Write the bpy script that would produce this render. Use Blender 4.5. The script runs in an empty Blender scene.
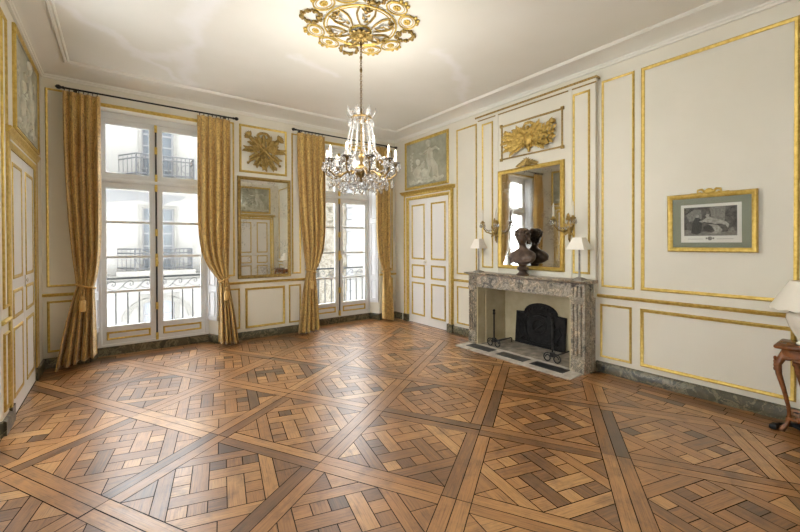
import bpy, math, random
from mathutils import Vector, Matrix
random.seed(7)
PI = math.pi
sc = bpy.context.scene
col = sc.collection

# ---------------------------------------------------------------- camera
YAW, PITCH, ROLL = 0.6383, -0.0077, -0.0033
F = Vector((math.sin(YAW)*math.cos(PITCH), math.cos(YAW)*math.cos(PITCH), math.sin(PITCH)))
R = Vector((math.cos(YAW), -math.sin(YAW), 0)); U = R.cross(F)
R2 = R*math.cos(ROLL)+U*math.sin(ROLL); U2 = U*math.cos(ROLL)-R*math.sin(ROLL)
cd = bpy.data.cameras.new('camera'); cam = bpy.data.objects.new('camera', cd); col.objects.link(cam)
cam.matrix_world = Matrix(((R2.x, U2.x, -F.x, 0), (R2.y, U2.y, -F.y, 0), (R2.z, U2.z, -F.z, 1.5), (0, 0, 0, 1)))
cd.sensor_width = 36; cd.lens = 380.63/800*36; cd.shift_y = -(266-246.02)/800; cd.clip_start = .02
sc.camera = cam

# ---------------------------------------------------------------- light, sky, exposure
W = bpy.data.worlds.new('sky'); sc.world = W; W.use_nodes = True
bg = W.node_tree.nodes['Background']; bg.inputs[0].default_value = (.985, .99, 1, 1); bg.inputs[1].default_value = 14.0
BULB_W = 6.5
vs = sc.view_settings; vs.view_transform = 'Standard'; vs.look = 'None'; vs.gamma = 1; vs.exposure = 0.17
vs.use_curve_mapping = False
sc.cycles.max_bounces = 14; sc.cycles.diffuse_bounces = 8; sc.cycles.glossy_bounces = 6
sc.cycles.transmission_bounces = 8; sc.cycles.transparent_max_bounces = 16
sc.cycles.sample_clamp_indirect = 8; sc.cycles.caustics_reflective = False; sc.cycles.caustics_refractive = False

# ---------------------------------------------------------------- materials
def mat(name, color, rough=.5, metal=0, spec=.5, **kw):
    m = bpy.data.materials.new(name); m.use_nodes = True
    b = m.node_tree.nodes['Principled BSDF']
    b.inputs['Base Color'].default_value = (*color, 1); b.inputs['Roughness'].default_value = rough
    b.inputs['Metallic'].default_value = metal; b.inputs['Specular IOR Level'].default_value = spec
    for k, v in kw.items(): b.inputs[k.replace('_', ' ')].default_value = v
    return m
def N(m, t, **kw):
    n = m.node_tree.nodes.new(t)
    for k, v in kw.items():
        if k.startswith('i_'):
            key = k[2:].replace('_', ' '); n.inputs[int(key) if key.isdigit() else key].default_value = v
        else: setattr(n, k, v)
    return n
def L(m, a, b): m.node_tree.links.new(a, b)
def bsdf(m): return m.node_tree.nodes['Principled BSDF']
def ramp(m, fac, stops, interp='LINEAR'):
    r = N(m, 'ShaderNodeValToRGB'); r.color_ramp.interpolation = interp
    e = r.color_ramp.elements
    while len(e) < len(stops): e.new(.5)
    for x, (p, c) in zip(e, stops): x.position = p; x.color = (*c, 1)
    L(m, fac, r.inputs[0]); return r.outputs[0]
def noise(m, scale, detail=4, vec=None, rough=.55, dist=0):
    n = N(m, 'ShaderNodeTexNoise', i_Scale=scale, i_Detail=detail, i_Roughness=rough, i_Distortion=dist)
    if vec is None:
        vec = N(m, 'ShaderNodeNewGeometry').outputs['Position']
    L(m, vec, n.inputs['Vector']); return n.outputs['Fac']
def bump(m, h, strength, dist=.01):
    b = N(m, 'ShaderNodeBump', i_Strength=strength, i_Distance=dist); L(m, h, b.inputs['Height'])
    L(m, b.outputs[0], bsdf(m).inputs['Normal'])
def mottled(name, c1, c2, scale, rough=.5, bmp=0, metal=0, spec=.5, detail=4, dist=0, lo=.35, hi=.65):
    m = mat(name, c1, rough, metal, spec); f = noise(m, scale, detail, dist=dist)
    L(m, ramp(m, f, [(lo, c1), (hi, c2)]), bsdf(m).inputs['Base Color'])
    if bmp: bump(m, f, bmp)
    return m

M = {}
M['wall'] = mottled('painted_panelling', (.70, .675, .575), (.74, .715, .62), 1.3, .5)
M['ceiling'] = mottled('ceiling_plaster', (.74, .71, .65), (.80, .775, .72), .9, .8)
def patched_ceiling():          # plaster repairs: pale filler over old cracks
    m = M['ceiling']; geo = N(m, 'ShaderNodeNewGeometry').outputs['Position']
    base = ramp(m, noise(m, 1.1, 3), [(.3, (.76, .75, .685)), (.7, (.81, .80, .745))])
    nz = N(m, 'ShaderNodeTexNoise', i_Scale=2.6, i_Detail=5.0); L(m, geo, nz.inputs['Vector'])
    wob = N(m, 'ShaderNodeVectorMath', operation='MULTIPLY_ADD'); wob.inputs[1].default_value = (.5, .5, 0); L(m, nz.outputs['Color'], wob.inputs[0]); L(m, geo, wob.inputs[2])
    last = None
    for (ax, ay), (bx, by), wd in (((-.15, 4.65), (.47, 5.4), .10), ((.47, 5.4), (.9, 5.24), .13), ((.9, 3.7), (.86, 5.15), .16), ((.86, 5.1), (1.0, 5.9), .16), ((.2, 5.0), (.9, 5.9), .07),
                                   ((3.15, 3.4), (3.85, 3.75), .12), ((3.85, 3.75), (4.5, 4.3), .14), ((1.9, 4.45), (2.5, 4.6), .10), ((2.2, 1.2), (3.4, 1.6), .10)):
        d = N(m, 'ShaderNodeVectorMath', operation='SUBTRACT'); d.inputs[1].default_value = (ax, ay, 3.612); L(m, wob.outputs[0], d.inputs[0])
        fl = N(m, 'ShaderNodeVectorMath', operation='MULTIPLY'); fl.inputs[1].default_value = (1, 1, 0); L(m, d.outputs[0], fl.inputs[0])
        l2 = (bx-ax)**2+(by-ay)**2
        dt = N(m, 'ShaderNodeVectorMath', operation='DOT_PRODUCT'); dt.inputs[1].default_value = ((bx-ax)/l2, (by-ay)/l2, 0); L(m, fl.outputs[0], dt.inputs[0])
        cl = N(m, 'ShaderNodeClamp'); L(m, dt.outputs['Value'], cl.inputs[0])
        sc_ = N(m, 'ShaderNodeVectorMath', operation='SCALE'); sc_.inputs[0].default_value = (bx-ax, by-ay, 0); L(m, cl.outputs[0], sc_.inputs['Scale'])
        ds = N(m, 'ShaderNodeVectorMath', operation='DISTANCE'); L(m, fl.outputs[0], ds.inputs[0]); L(m, sc_.outputs[0], ds.inputs[1])
        mr = N(m, 'ShaderNodeMapRange', interpolation_type='SMOOTHSTEP', i_1=0.0, i_2=wd, i_3=1.0, i_4=0.0); L(m, ds.outputs['Value'], mr.inputs[0])
        if last is None: last = mr.outputs[0]
        else:
            mx_ = N(m, 'ShaderNodeMath', operation='MAXIMUM'); L(m, last, mx_.inputs[0]); L(m, mr.outputs[0], mx_.inputs[1]); last = mx_.outputs[0]
    q = N(m, 'ShaderNodeMath', operation='MULTIPLY'); q.inputs[1].default_value = .6; L(m, last, q.inputs[0])
    mx = N(m, 'ShaderNodeMixRGB'); mx.inputs[2].default_value = (.88, .875, .88, 1)
    L(m, q.outputs[0], mx.inputs[0]); L(m, base, mx.inputs[1]); L(m, mx.outputs[0], bsdf(m).inputs['Base Color'])
patched_ceiling()
M['white'] = mat('white_gloss_paint', (.74, .73, .70), .35)
M['winpaint'] = mat('window_paint', (.66, .68, .69), .4)
M['shutter'] = mat('shutter_paint', (.58, .595, .62), .45)
M['gold'] = mottled('gilding', (.50, .34, .068), (.66, .485, .135), 30, .4, .15, .5)
M['oldgold'] = mottled('dull_gilding', (.22, .145, .036), (.40, .275, .085), 40, .42, .3, .55)
M['midgold'] = mottled('carved_gilding', (.34, .215, .045), (.56, .385, .10), 34, .4, .3, .5)
M['brass'] = mottled('aged_brass', (.13, .08, .027), (.27, .18, .065), 30, .35, .1, .8)
M['iron'] = mottled('black_iron', (.012, .012, .013), (.035, .034, .033), 30, .5, .3, .3)
M['castiron'] = mottled('cast_iron', (.005, .005, .006), (.018, .017, .017), 18, .62, .4, .1, .3)
M['rodblack'] = mat('rod_black', (.015, .015, .018), .35, .5)
M['railing'] = mat('railing_paint', (.035, .038, .042), .6)
M['bronze'] = mottled('bronze', (.062, .040, .030), (.135, .092, .068), 14, .36, .2, .35)
M['mahogany'] = mottled('mahogany', (.11, .038, .012), (.26, .092, .026), 14, .25, .1)
M['ceramic'] = mat('cream_ceramic', (.82, .78, .68), .15, Coat_Weight=.5)
M['shade'] = mat('lamp_shade', (.86, .83, .74), .8, Transmission_Weight=0)
M['candle'] = mat('candle_white', (.66, .63, .54), .5)
M['lampstem'] = mottled('grey_metal', (.20, .19, .17), (.33, .31, .28), 30, .4, .1, .5)
M['black'] = mat('black_plastic', (.01, .01, .012), .4)
M['paperwhite'] = mat('paper', (.80, .78, .72), .7)
M['matgreen'] = mat('mount_card', (.245, .265, .19), .5)
M['stonefire'] = mottled('limestone', (.44, .38, .235), (.56, .50, .34), 4, .8, .25, detail=6)
M['brick'] = mottled('hearth_floor', (.20, .18, .15), (.38, .34, .28), 9, .85, .4, detail=6)
M['slate'] = mottled('slate_insert', (.018, .019, .021), (.06, .062, .066), 10, .35, .2)
M['hearthstone'] = mottled('hearth_stone', (.42, .38, .32), (.60, .56, .50), 9, .45, .15, detail=6)

def marble(name, base, stops, scale, rough=.28):
    m = mat(name, base, rough)
    geo = N(m, 'ShaderNodeNewGeometry').outputs['Position']
    w = N(m, 'ShaderNodeTexNoise', i_Scale=scale*.6, i_Detail=5.0, i_Roughness=.6); L(m, geo, w.inputs['Vector'])
    va = N(m, 'ShaderNodeVectorMath', operation='MULTIPLY_ADD'); va.inputs[1].default_value = (.35,)*3
    L(m, w.outputs['Color'], va.inputs[0]); L(m, geo, va.inputs[2])
    n = noise(m, scale, 9, va.outputs[0], .68, .8)
    L(m, ramp(m, n, stops), bsdf(m).inputs['Base Color'])
    return m
M['marble'] = marble('veined_marble', (.3, .27, .23), [(.34, (.05, .047, .042)), (.42, (.20, .185, .155)), (.46, (.50, .44, .35)), (.50, (.13, .115, .09)), (.55, (.30, .26, .195)), (.59, (.68, .56, .42)), (.63, (.20, .16, .11)), (.72, (.40, .31, .20))], 7)
M['basemarble'] = marble('green_marble', (.1, .1, .07), [(.3, (.02, .018, .011)), (.44, (.055, .049, .027)), (.49, (.20, .17, .10)), (.53, (.055, .049, .027)), (.64, (.085, .073, .042)), (.72, (.34, .27, .16))], 5)

def grisaille():
    m = mat('grisaille_paint', (.40, .40, .31), .55)
    f = noise(m, 5, 5)
    L(m, ramp(m, f, [(.3, (.27, .275, .205)), (.7, (.45, .445, .35))]), bsdf(m).inputs['Base Color'])
    bump(m, noise(m, 26, 4), .3); return m
M['grisaille'] = grisaille()
M['grisaillelight'] = mottled('grisaille_highlight', (.43, .425, .335), (.56, .55, .455), 9, .55, .3)

def mirror(name, spots, tint, hz=.05):
    m = mat(name, tint, .03, 1.0)
    f = noise(m, 3.2, 6, rough=.7); f2 = noise(m, 60, 3)
    mm = N(m, 'ShaderNodeMath', operation='MULTIPLY'); L(m, f, mm.inputs[0]); L(m, f2, mm.inputs[1])
    L(m, ramp(m, mm.outputs[0], [(.30, tint), (.30+spots, tuple(t*.55 for t in tint))]), bsdf(m).inputs['Base Color'])
    L(m, ramp(m, f, [(.40, (.01,)*3), (.8, (hz,)*3)]), bsdf(m).inputs['Roughness'])
    return m
M['mirror'] = mirror('old_mirror', .07, (.92, .92, .89))
M['mirrordark'] = mirror('clouded_mirror', .04, (.76, .76, .73), .13)

def glass():
    m = bpy.data.materials.new('window_glass'); m.use_nodes = True; nt = m.node_tree
    nt.nodes.clear(); out = nt.nodes.new('ShaderNodeOutputMaterial')
    t = nt.nodes.new('ShaderNodeBsdfTransparent'); g = nt.nodes.new('ShaderNodeBsdfGlossy'); g.inputs['Roughness'].default_value = .02
    t.inputs[0].default_value = (.96, .97, .97, 1)
    mx = nt.nodes.new('ShaderNodeMixShader'); lw = nt.nodes.new('ShaderNodeLayerWeight'); lw.inputs[0].default_value = .5
    pw = nt.nodes.new('ShaderNodeMath'); pw.operation = 'POWER'; pw.inputs[1].default_value = 5; nt.links.new(lw.outputs['Facing'], pw.inputs[0])
    ma = nt.nodes.new('ShaderNodeMath'); ma.operation = 'MULTIPLY_ADD'; ma.inputs[1].default_value = .9; ma.inputs[2].default_value = .03
    nt.links.new(pw.outputs[0], ma.inputs[0]); nt.links.new(ma.outputs[0], mx.inputs[0]); nt.links.new(t.outputs[0], mx.inputs[1]); nt.links.new(g.outputs[0], mx.inputs[2])
    nt.links.new(mx.outputs[0], out.inputs[0]); return m
M['glass'] = glass()
M['crystal'] = mat('crystal', (.97, .97, .97), .02, 0, .5, Transmission_Weight=.85, IOR=1.52)
M['bulb'] = mat('bulb_glass', (1, .93, .8), .3, Emission_Color=(1, .72, .45, 1), Emission_Strength=2.2)

def curtain_mat():
    m = mat('gold_brocade', (.4, .22, .06), .62, Sheen_Weight=.25)
    uv = N(m, 'ShaderNodeUVMap').outputs[0]
    sep = N(m, 'ShaderNodeSeparateXYZ'); L(m, uv, sep.inputs[0])
    st = N(m, 'ShaderNodeMath', operation='MULTIPLY'); st.inputs[1].default_value = 2*PI/.30; L(m, sep.outputs[0], st.inputs[0])
    sn = N(m, 'ShaderNodeMath', operation='SINE'); L(m, st.outputs[0], sn.inputs[0])
    s01 = N(m, 'ShaderNodeMapRange', i_1=-1.0, i_2=1.0); L(m, sn.outputs[0], s01.inputs[0])
    stripe = ramp(m, s01.outputs[0], [(.0, (.60, .405, .125)), (.55, (.57, .38, .115)), (.72, (.52, .32, .115)), (.9, (.59, .39, .12))])
    w = N(m, 'ShaderNodeTexVoronoi', feature='DISTANCE_TO_EDGE', i_Scale=16.0)
    nz = N(m, 'ShaderNodeTexNoise', i_Scale=9.0, i_Detail=3.0); L(m, uv, nz.inputs['Vector'])
    ad = N(m, 'ShaderNodeVectorMath', operation='MULTIPLY_ADD'); ad.inputs[1].default_value = (.25,)*3
    L(m, nz.outputs['Color'], ad.inputs[0]); L(m, uv, ad.inputs[2]); L(m, ad.outputs[0], w.inputs['Vector'])
    fig = ramp(m, w.outputs['Distance'], [(.03, (.55, .52, .48)), (.10, (1, 1, 1))])
    mx = N(m, 'ShaderNodeMixRGB', blend_type='MULTIPLY'); mx.inputs[0].default_value = 1
    L(m, stripe, mx.inputs[1]); L(m, fig, mx.inputs[2]); L(m, mx.outputs[0], bsdf(m).inputs['Base Color'])
    return m
M['curtain'] = curtain_mat()
M['tassel'] = mat('gold_cord', (.56, .36, .12), .6)

def floor_mat():
    m = mat('oak_parquet', (.3, .14, .05), .36, 0, .6, Coat_Weight=.8, Coat_Roughness=.30, Coat_IOR=1.55)
    at = N(m, 'ShaderNodeAttribute', attribute_name='tone').outputs['Fac']
    uv = N(m, 'ShaderNodeUVMap').outputs[0]
    mp = N(m, 'ShaderNodeMapping'); mp.inputs['Scale'].default_value = (2.2, 38, 1); L(m, uv, mp.inputs[0])
    g = noise(m, 1.0, 6, mp.outputs[0], .65, .4)
    big = noise(m, 1.6, 5, None, .6)
    a = N(m, 'ShaderNodeMath', operation='MULTIPLY_ADD'); a.inputs[1].default_value = .75; L(m, g, a.inputs[0]); L(m, at, a.inputs[2])
    b = N(m, 'ShaderNodeMath', operation='MULTIPLY_ADD'); b.inputs[1].default_value = .45; L(m, big, b.inputs[0]); L(m, a.outputs[0], b.inputs[2])
    c = N(m, 'ShaderNodeMapRange', i_1=.45, i_2=1.75); L(m, b.outputs[0], c.inputs[0])
    fine = N(m, 'ShaderNodeMapping'); fine.inputs['Scale'].default_value = (5, 130, 1); L(m, uv, fine.inputs[0])
    streak = ramp(m, noise(m, 1.0, 4, fine.outputs[0], .7), [(.34, (.52, .48, .45)), (.52, (1, 1, 1))])
    worn = ramp(m, noise(m, 5.5, 6, None, .7), [(.34, (.62, .60, .60)), (.50, (1, 1, 1))])
    base_ = N(m, 'ShaderNodeMixRGB', blend_type='MULTIPLY'); base_.inputs[0].default_value = 1
    both = N(m, 'ShaderNodeMixRGB', blend_type='MULTIPLY'); both.inputs[0].default_value = 1
    L(m, streak, both.inputs[1]); L(m, worn, both.inputs[2]); L(m, both.outputs[0], base_.inputs[2]); L(m, base_.outputs[0], bsdf(m).inputs['Base Color'])
    L(m, ramp(m, c.outputs[0], [(.10, (.065, .027, .010)), (.34, (.235, .102, .031)), (.58, (.41, .187, .055)), (.88, (.56, .31, .115))]), base_.inputs[1])
    L(m, ramp(m, g, [(.3, (.30,)*3), (.7, (.44,)*3)]), bsdf(m).inputs['Roughness'])
    bump(m, g, .12, .004); return m
M['floor'] = floor_mat()
M['gap'] = mat('floor_gap', (.015, .009, .005), .9)

def facade_mat(name, c1, c2, s, b=0): return mottled(name, c1, c2, s, .9, b, detail=6)
M['facade'] = facade_mat('facade_render', (.175, .172, .163), (.20, .197, .187), .8)
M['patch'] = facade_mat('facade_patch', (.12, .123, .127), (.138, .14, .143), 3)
M['facadestone'] = facade_mat('facade_moulding', (.12, .118, .109), (.15, .147, .135), 3)
M['rubble'] = marble('rubble_stone', (.2, .18, .14), [(.34, (.022, .018, .012)), (.44, (.075, .064, .045)), (.52, (.14, .13, .11)), (.60, (.06, .05, .034)), (.7, (.11, .10, .08))], 2.6, .9)
M['extglass'] = mat('street_window_glass', (.09, .105, .12), .12)
M['extwhite'] = mat('street_window_paint', (.17, .17, .178), .6)
M['street'] = facade_mat('street_paving', (.3, .3, .29), (.4, .4, .38), 1.5)

# ---------------------------------------------------------------- mesh builder
OFF = {}
ident = lambda u, v, n: (u, v, n)
class MB:
    def __init__(s, T=ident): s.v = []; s.f = []; s.mi = []; s.T = T; s.cur = 0; s.uv = None
    def add(s, vs, fs, T=None):
        T = T or s.T; k = len(s.v)
        s.v += [tuple(T(*p)) for p in vs]; s.f += [tuple(i+k for i in f) for f in fs]; s.mi += [s.cur]*len(fs)
        return s
    def box(s, a, b, c, d, e, f):
        vs = [(x, y, z) for x in (a, b) for y in (c, d) for z in (e, f)]
        return s.add(vs, [(0, 1, 3, 2), (4, 6, 7, 5), (0, 4, 5, 1), (2, 3, 7, 6), (0, 2, 6, 4), (1, 5, 7, 3)])
    def loft(s, loops, closed=True, caps=True, ring=False):
        n = len(loops[0]); vs = [p for l in loops for p in l]; fs = []
        m = len(loops)
        for i in range(m if ring else m-1):
            for j in range(n if closed else n-1):
                i2 = (i+1) % m
                fs.append((i*n+j, i*n+(j+1) % n, i2*n+(j+1) % n, i2*n+j))
        if caps and not ring: fs += [tuple(range(n)), tuple(range((m-1)*n, m*n))]
        return s.add(vs, fs)
    def tube(s, pts, r, seg=8, closed=False):
        pts = [Vector(p) for p in pts]; n = len(pts); rs = r if isinstance(r, (list, tuple)) else [r]*n
        loops = []; up = None
        for i in range(n):
            if closed: t = pts[(i+1) % n]-pts[i-1]
            else: t = pts[min(i+1, n-1)]-pts[max(i-1, 0)]
            if t.length < 1e-9: t = Vector((0, 0, 1))
            t.normalize()
            if up is None: up = Vector((0, 0, 1)) if abs(t.z) < .9 else Vector((1, 0, 0))
            a = t.cross(up)
            if a.length < 1e-6: a = t.orthogonal()
            a.normalize(); b = a.cross(t); up = b
            loops.append([pts[i]+(a*math.cos(2*PI*k/seg)+b*math.sin(2*PI*k/seg))*rs[i] for k in range(seg)])
        return s.loft(loops, True, True, closed)
    def lathe(s, prof, c=(0, 0, 0), seg=20, axis='z', a0=0):
        loops = []
        for r, h in prof:
            l = []
            for k in range(seg):
                a = a0+2*PI*k/seg; x, y = r*math.cos(a), r*math.sin(a)
                if axis == 'z': p = (c[0]+x, c[1]+y, c[2]+h)
                elif axis == 'x': p = (c[0]+h, c[1]+x, c[2]+y)
                else: p = (c[0]+x, c[1]+h, c[2]+y)
                l.append(p)
            loops.append(l)
        return s.loft(loops)
    def ell(s, c, r, seg=12, rings=8, rot=None, fn=None):
        r = (r, r, r) if not isinstance(r, (tuple, list)) else r
        c = Vector(c); vs = []; fs = []
        for i in range(rings+1):
            th = PI*i/rings
            for k in range(seg):
                a = 2*PI*k/seg; d = Vector((math.sin(th)*math.cos(a), math.sin(th)*math.sin(a), math.cos(th)))
                p = Vector((d.x*r[0], d.y*r[1], d.z*r[2]))
                if fn: p = fn(d, p)
                if rot: p = rot @ p
                vs.append(c+p)
        for i in range(rings):
            for k in range(seg): fs.append((i*seg+k, i*seg+(k+1) % seg, (i+1)*seg+(k+1) % seg, (i+1)*seg+k))
        return s.add(vs, fs)
    def frame(s, u0, u1, v0, v1, prof):
        loops = [[(u0+i, v0+i, h), (u1-i, v0+i, h), (u1-i, v1-i, h), (u0+i, v1-i, h)] for i, h in prof]
        return s.loft(loops, True, False)
    def arch3(s, u0, u1, v0, v1, prof):     # jambs and head, open at the floor
        loops = [[(u0+i, v0, h), (u0+i, v1-i, h), (u1-i, v1-i, h), (u1-i, v0, h)] for i, h in prof]
        return s.loft(loops, False, False)
    def bar(s, u0, u1, prof):               # profile (v, n) extruded along u
        return s.loft([[(u, v, n) for v, n in prof] for u in (u0, u1)])
    def prism(s, pts, n0, n1):
        return s.loft([[(u, v, n0) for u, v in pts], [(u, v, n1) for u, v in pts]])
    def leaf(s, base, d, up, ln, w, curl=.3, seg=5):
        b = Vector(base); d = Vector(d).normalized(); up = Vector(up).normalized(); sd = d.cross(up).normalized()
        loops = []
        for i in range(seg+1):
            t = i/seg; ww = max(w*math.sin(PI*min(.97, t*.9+.08))**.8, w*.06)
            c = b+d*ln*t+up*(curl*ln*math.sin(t*PI*.8)*.5)
            th = w*.25*(1-t*.7)
            loops.append([c-sd*ww*.5, c+up*th, c+sd*ww*.5, c-up*th*.4])
        return s.loft(loops)
    def build(s, name, m, parent=None, smooth=45, uv=None):
        me = bpy.data.meshes.new(name)
        off = OFF.get(parent.name, Vector((0, 0, 0))) if parent else Vector((0, 0, 0))
        me.from_pydata([(p[0]-off.x, p[1]-off.y, p[2]-off.z) for p in s.v], [], s.f)
        ms = m if isinstance(m, list) else [m]
        for x in ms: me.materials.append(M[x] if isinstance(x, str) else x)
        me.polygons.foreach_set('material_index', s.mi)
        import bmesh
        bm = bmesh.new(); bm.from_mesh(me); bmesh.ops.recalc_face_normals(bm, faces=bm.faces); bm.to_mesh(me); bm.free()
        if uv:
            l = me.uv_layers.new(name='UVMap')
            for lp in me.loops: l.data[lp.index].uv = uv[lp.vertex_index]
        if smooth:
            me.polygons.foreach_set('use_smooth', [True]*len(me.polygons))
            me.set_sharp_from_angle(angle=math.radians(smooth))
        o = bpy.data.objects.new(name, me); col.objects.link(o)
        if parent: o.parent = parent; OFF[o.name] = off
        return o
def tag(o, label, cat, group=None):
    o['label'] = label; o['category'] = cat
    if group: o['group'] = group
    return o
def thing(name, label, cat, loc, group=None):
    o = bpy.data.objects.new(name, None); o.empty_display_size = .1; col.objects.link(o)
    o.location = loc; OFF[o.name] = Vector(loc); return tag(o, label, cat, group)
def struct(o): o['kind'] = 'structure'; return o

# ---------------------------------------------------------------- room numbers
XL, XR, YW, YB, YF, ZC = -.73, 4.5, 6.22, -.78, 6.45, 3.62
TR = lambda u, v, n: (XR-n, u, v)       # right wall: u = y
TL = lambda u, v, n: (XL+n, u, v)       # left wall
TW = lambda u, v, n: (u, YW-n, v)       # window wall
TB = lambda u, v, n: (u, YB+n, v)       # wall behind the camera
PM = [(0, 0), (.004, .012), (.012, .019), (.020, .016), (.026, .009), (.034, .007), (.036, 0)]     # panel moulding
PMS = [(i*.72, h*.8) for i, h in PM]

# ---------------------------------------------------------------- floor
def clip(poly, a, b, c):                 # keep a*x+b*y<=c
    out = []
    for i in range(len(poly)):
        p, q = poly[i], poly[(i+1) % len(poly)]
        dp, dq = a*p[0]+b*p[1]-c, a*q[0]+b*q[1]-c
        if dp <= 0: out.append(p)
        if (dp < 0) != (dq < 0) and abs(dp-dq) > 1e-12:
            t = dp/(dp-dq); out.append((p[0]+(q[0]-p[0])*t, p[1]+(q[1]-p[1])*t))
    return out
def area(p): return abs(sum(p[i][0]*p[(i+1) % len(p)][1]-p[(i+1) % len(p)][0]*p[i][1] for i in range(len(p))))/2
def shrink(p, g):
    a = sum(p[i][0]*p[(i+1) % len(p)][1]-p[(i+1) % len(p)][0]*p[i][1] for i in range(len(p)))
    if a < 0: p = p[::-1]
    q = p
    for i in range(len(p)):
        x0, y0 = p[i]; x1, y1 = p[(i+1) % len(p)]; l = math.hypot(x1-x0, y1-y0)
        if l < 1e-6: continue
        nx, ny = (y1-y0)/l, -(x1-x0)/l
        q = clip(q, nx, ny, nx*x0+ny*y0-g)
        if len(q) < 3: return []
    return q
def build_floor():
    A = (.625, 3.239); eu = (.742, .476); ev = (.478, -.826)
    polys = []                            # (polygon world, grain dir world)
    def tile_planks():
        b = .095; out = []
        # frame: boards run along the tile edges
        out.append(([(0, 0), (1, 0), (1-b, b), (b, b)][0:0] or [(0, 0), (1-b, 0), (1-b, b), (0, b)], (1, 0)))
        out.append(([(1-b, 0), (1, 0), (1, 1-b), (1-b, 1-b)], (0, 1)))
        out.append(([(b, 1-b), (1, 1-b), (1, 1), (b, 1)], (1, 0)))
        out.append(([(0, b), (b, b), (b, 1), (0, 1)], (0, 1)))
        h = .5-b; q = math.sqrt(.5)
        def rot(p): return (.5+(p[0]-p[1])*q, .5+(p[0]+p[1])*q)
        def put(x0, x1, y0, y1, d):
            pl = [rot(p) for p in ((x0, y0), (x1, y0), (x1, y1), (x0, y1))]
            for c in ((1, 0, .5+h), (-1, 0, -.5+h), (0, 1, .5+h), (0, -1, -.5+h)): pl = clip(pl, *c) if len(pl) > 2 else pl
            if len(pl) > 2 and area(pl) > 4e-5: out.append((pl, (q, q) if d == 0 else (-q, q)))
        w = .114; e = 2.5*w; o_ = e+.098
        for sgn in (-1, 1):
            a, c = sorted((sgn*e, sgn*o_))
            put(a, c, -o_, o_, 1); put(-e, e, a, c, 0)
            a, c = sorted((sgn*o_, sgn*.62))
            put(a, c, -.62, 0, 1); put(a, c, 0, .62, 1); put(-o_, 0, a, c, 0); put(0, o_, a, c, 0)
        X = [(-2.5+i)*w for i in range(6)]
        # weave: bars at columns 1,3 (run in y) and rows 1,3 (run in x)
        put(X[0], X[3], X[1], X[2], 0); put(X[4], X[5], X[1], X[2], 0)
        put(X[0], X[1], X[3], X[4], 0); put(X[2], X[5], X[3], X[4], 0)
        put(X[1], X[2], X[2], X[5], 1); put(X[1], X[2], X[0], X[1], 1)
        put(X[3], X[4], X[0], X[3], 1); put(X[3], X[4], X[4], X[5], 1)
        for i in (0, 2, 4):
            for j in (0, 2, 4): put(X[i], X[i+1], X[j], X[j+1], (i//2+j//2) % 2)
        return out
    base = tile_planks()
    x0, x1, y0, y1 = XL, 4.03, YB, 6.06
    for i in range(-8, 12):
        for j in range(-8, 12):
            flip = (i+j) % 2
            for pl, d in base:
                if flip: pl = [(1-p[0], p[1]) for p in pl]; d = (-d[0], d[1])
                Wp = [(A[0]+eu[0]*(p[0]+i)+ev[0]*(p[1]+j), A[1]+eu[1]*(p[0]+i)+ev[1]*(p[1]+j)) for p in pl]
                for c in ((1, 0, x1), (-1, 0, -x0), (0, 1, y1), (0, -1, -y0)):
                    if len(Wp) > 2: Wp = clip(Wp, *c)
                if len(Wp) < 3 or area(Wp) < 1e-4: continue
                polys.append((Wp, (eu[0]*d[0]+ev[0]*d[1], eu[1]*d[0]+ev[1]*d[1])))
    def rows(xa, xb, ya, yb, along, w, ln):
        r = random.Random(int(xa*100)+5)
        a0, a1, b0, b1 = (xa, xb, ya, yb) if along == 'y' else (ya, yb, xa, xb)
        n = max(1, round((a1-a0)/w)); w = (a1-a0)/n
        for k in range(n):
            t = b0-r.random()*ln
            while t < b1:
                l = ln*(.6+.8*r.random()); s, e = max(t, b0), min(t+l, b1); t += l
                if e-s < .02: continue
                u0, u1 = a0+k*w, a0+(k+1)*w
                q = [(u0, s), (u1, s), (u1, e), (u0, e)] if along == 'y' else [(s, u0), (e, u0), (e, u1), (s, u1)]
                polys.append((q, (0, 1) if along == 'y' else (1, 0)))
    rows(XL-.24, XL, 3.08, 4.22, 'y', .115, .6); rows(XL-.24, XL, -.5, .8, 'y', .115, .6)
    rows(x1, XR, YB, 6.06, 'y', .095, .42); rows(XL, XR, 6.06, YW, 'x', .16, .9)
    for a, b in ((-.29, 1.235), (2.58, 4.11)): rows(a, b, YW, YF+.03, 'x', .115, .6)
    vs, fs, tone, uvs, mi = [], [], [], [], []
    rnd = random.Random(3)
    for pl, d in polys:
        p = shrink(pl, .0027)
        if len(p) < 3: continue
        k = len(vs); l = math.hypot(*d); d = (d[0]/l, d[1]/l); ox, oy = rnd.random()*50, rnd.random()*50
        sx, sy = rnd.gauss(0, .0012), rnd.gauss(0, .0012); cx, cy = p[0]
        for x, y in p:
            vs.append((x, y, (x-cx)*sx+(y-cy)*sy)); uvs.append((x*d[0]+y*d[1]+ox, -x*d[1]+y*d[0]+oy))
        fs.append(tuple(range(k, k+len(p)))); tone.append(min(1, max(0, rnd.gauss(.5, .23)))); mi.append(0)
    k = len(vs); vs += [(XL-.25, YB-.1, -.006), (XR+.1, YB-.1, -.006), (XR+.1, YF+.1, -.006), (XL-.25, YF+.1, -.006)]
    vs += [(XL-.25, YB-.1, -.12), (XR+.1, YB-.1, -.12), (XR+.1, YF+.1, -.12), (XL-.25, YF+.1, -.12)]
    uvs += [(0, 0)]*8
    for f in ((0, 1, 2, 3), (7, 6, 5, 4), (0, 4, 5, 1), (1, 5, 6, 2), (2, 6, 7, 3), (3, 7, 4, 0)): fs.append(tuple(i+k for i in f)); tone.append(0); mi.append(1)
    me = bpy.data.meshes.new('floor'); me.from_pydata(vs, [], fs); me.materials.append(M['floor']); me.materials.append(M['gap'])
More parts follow.
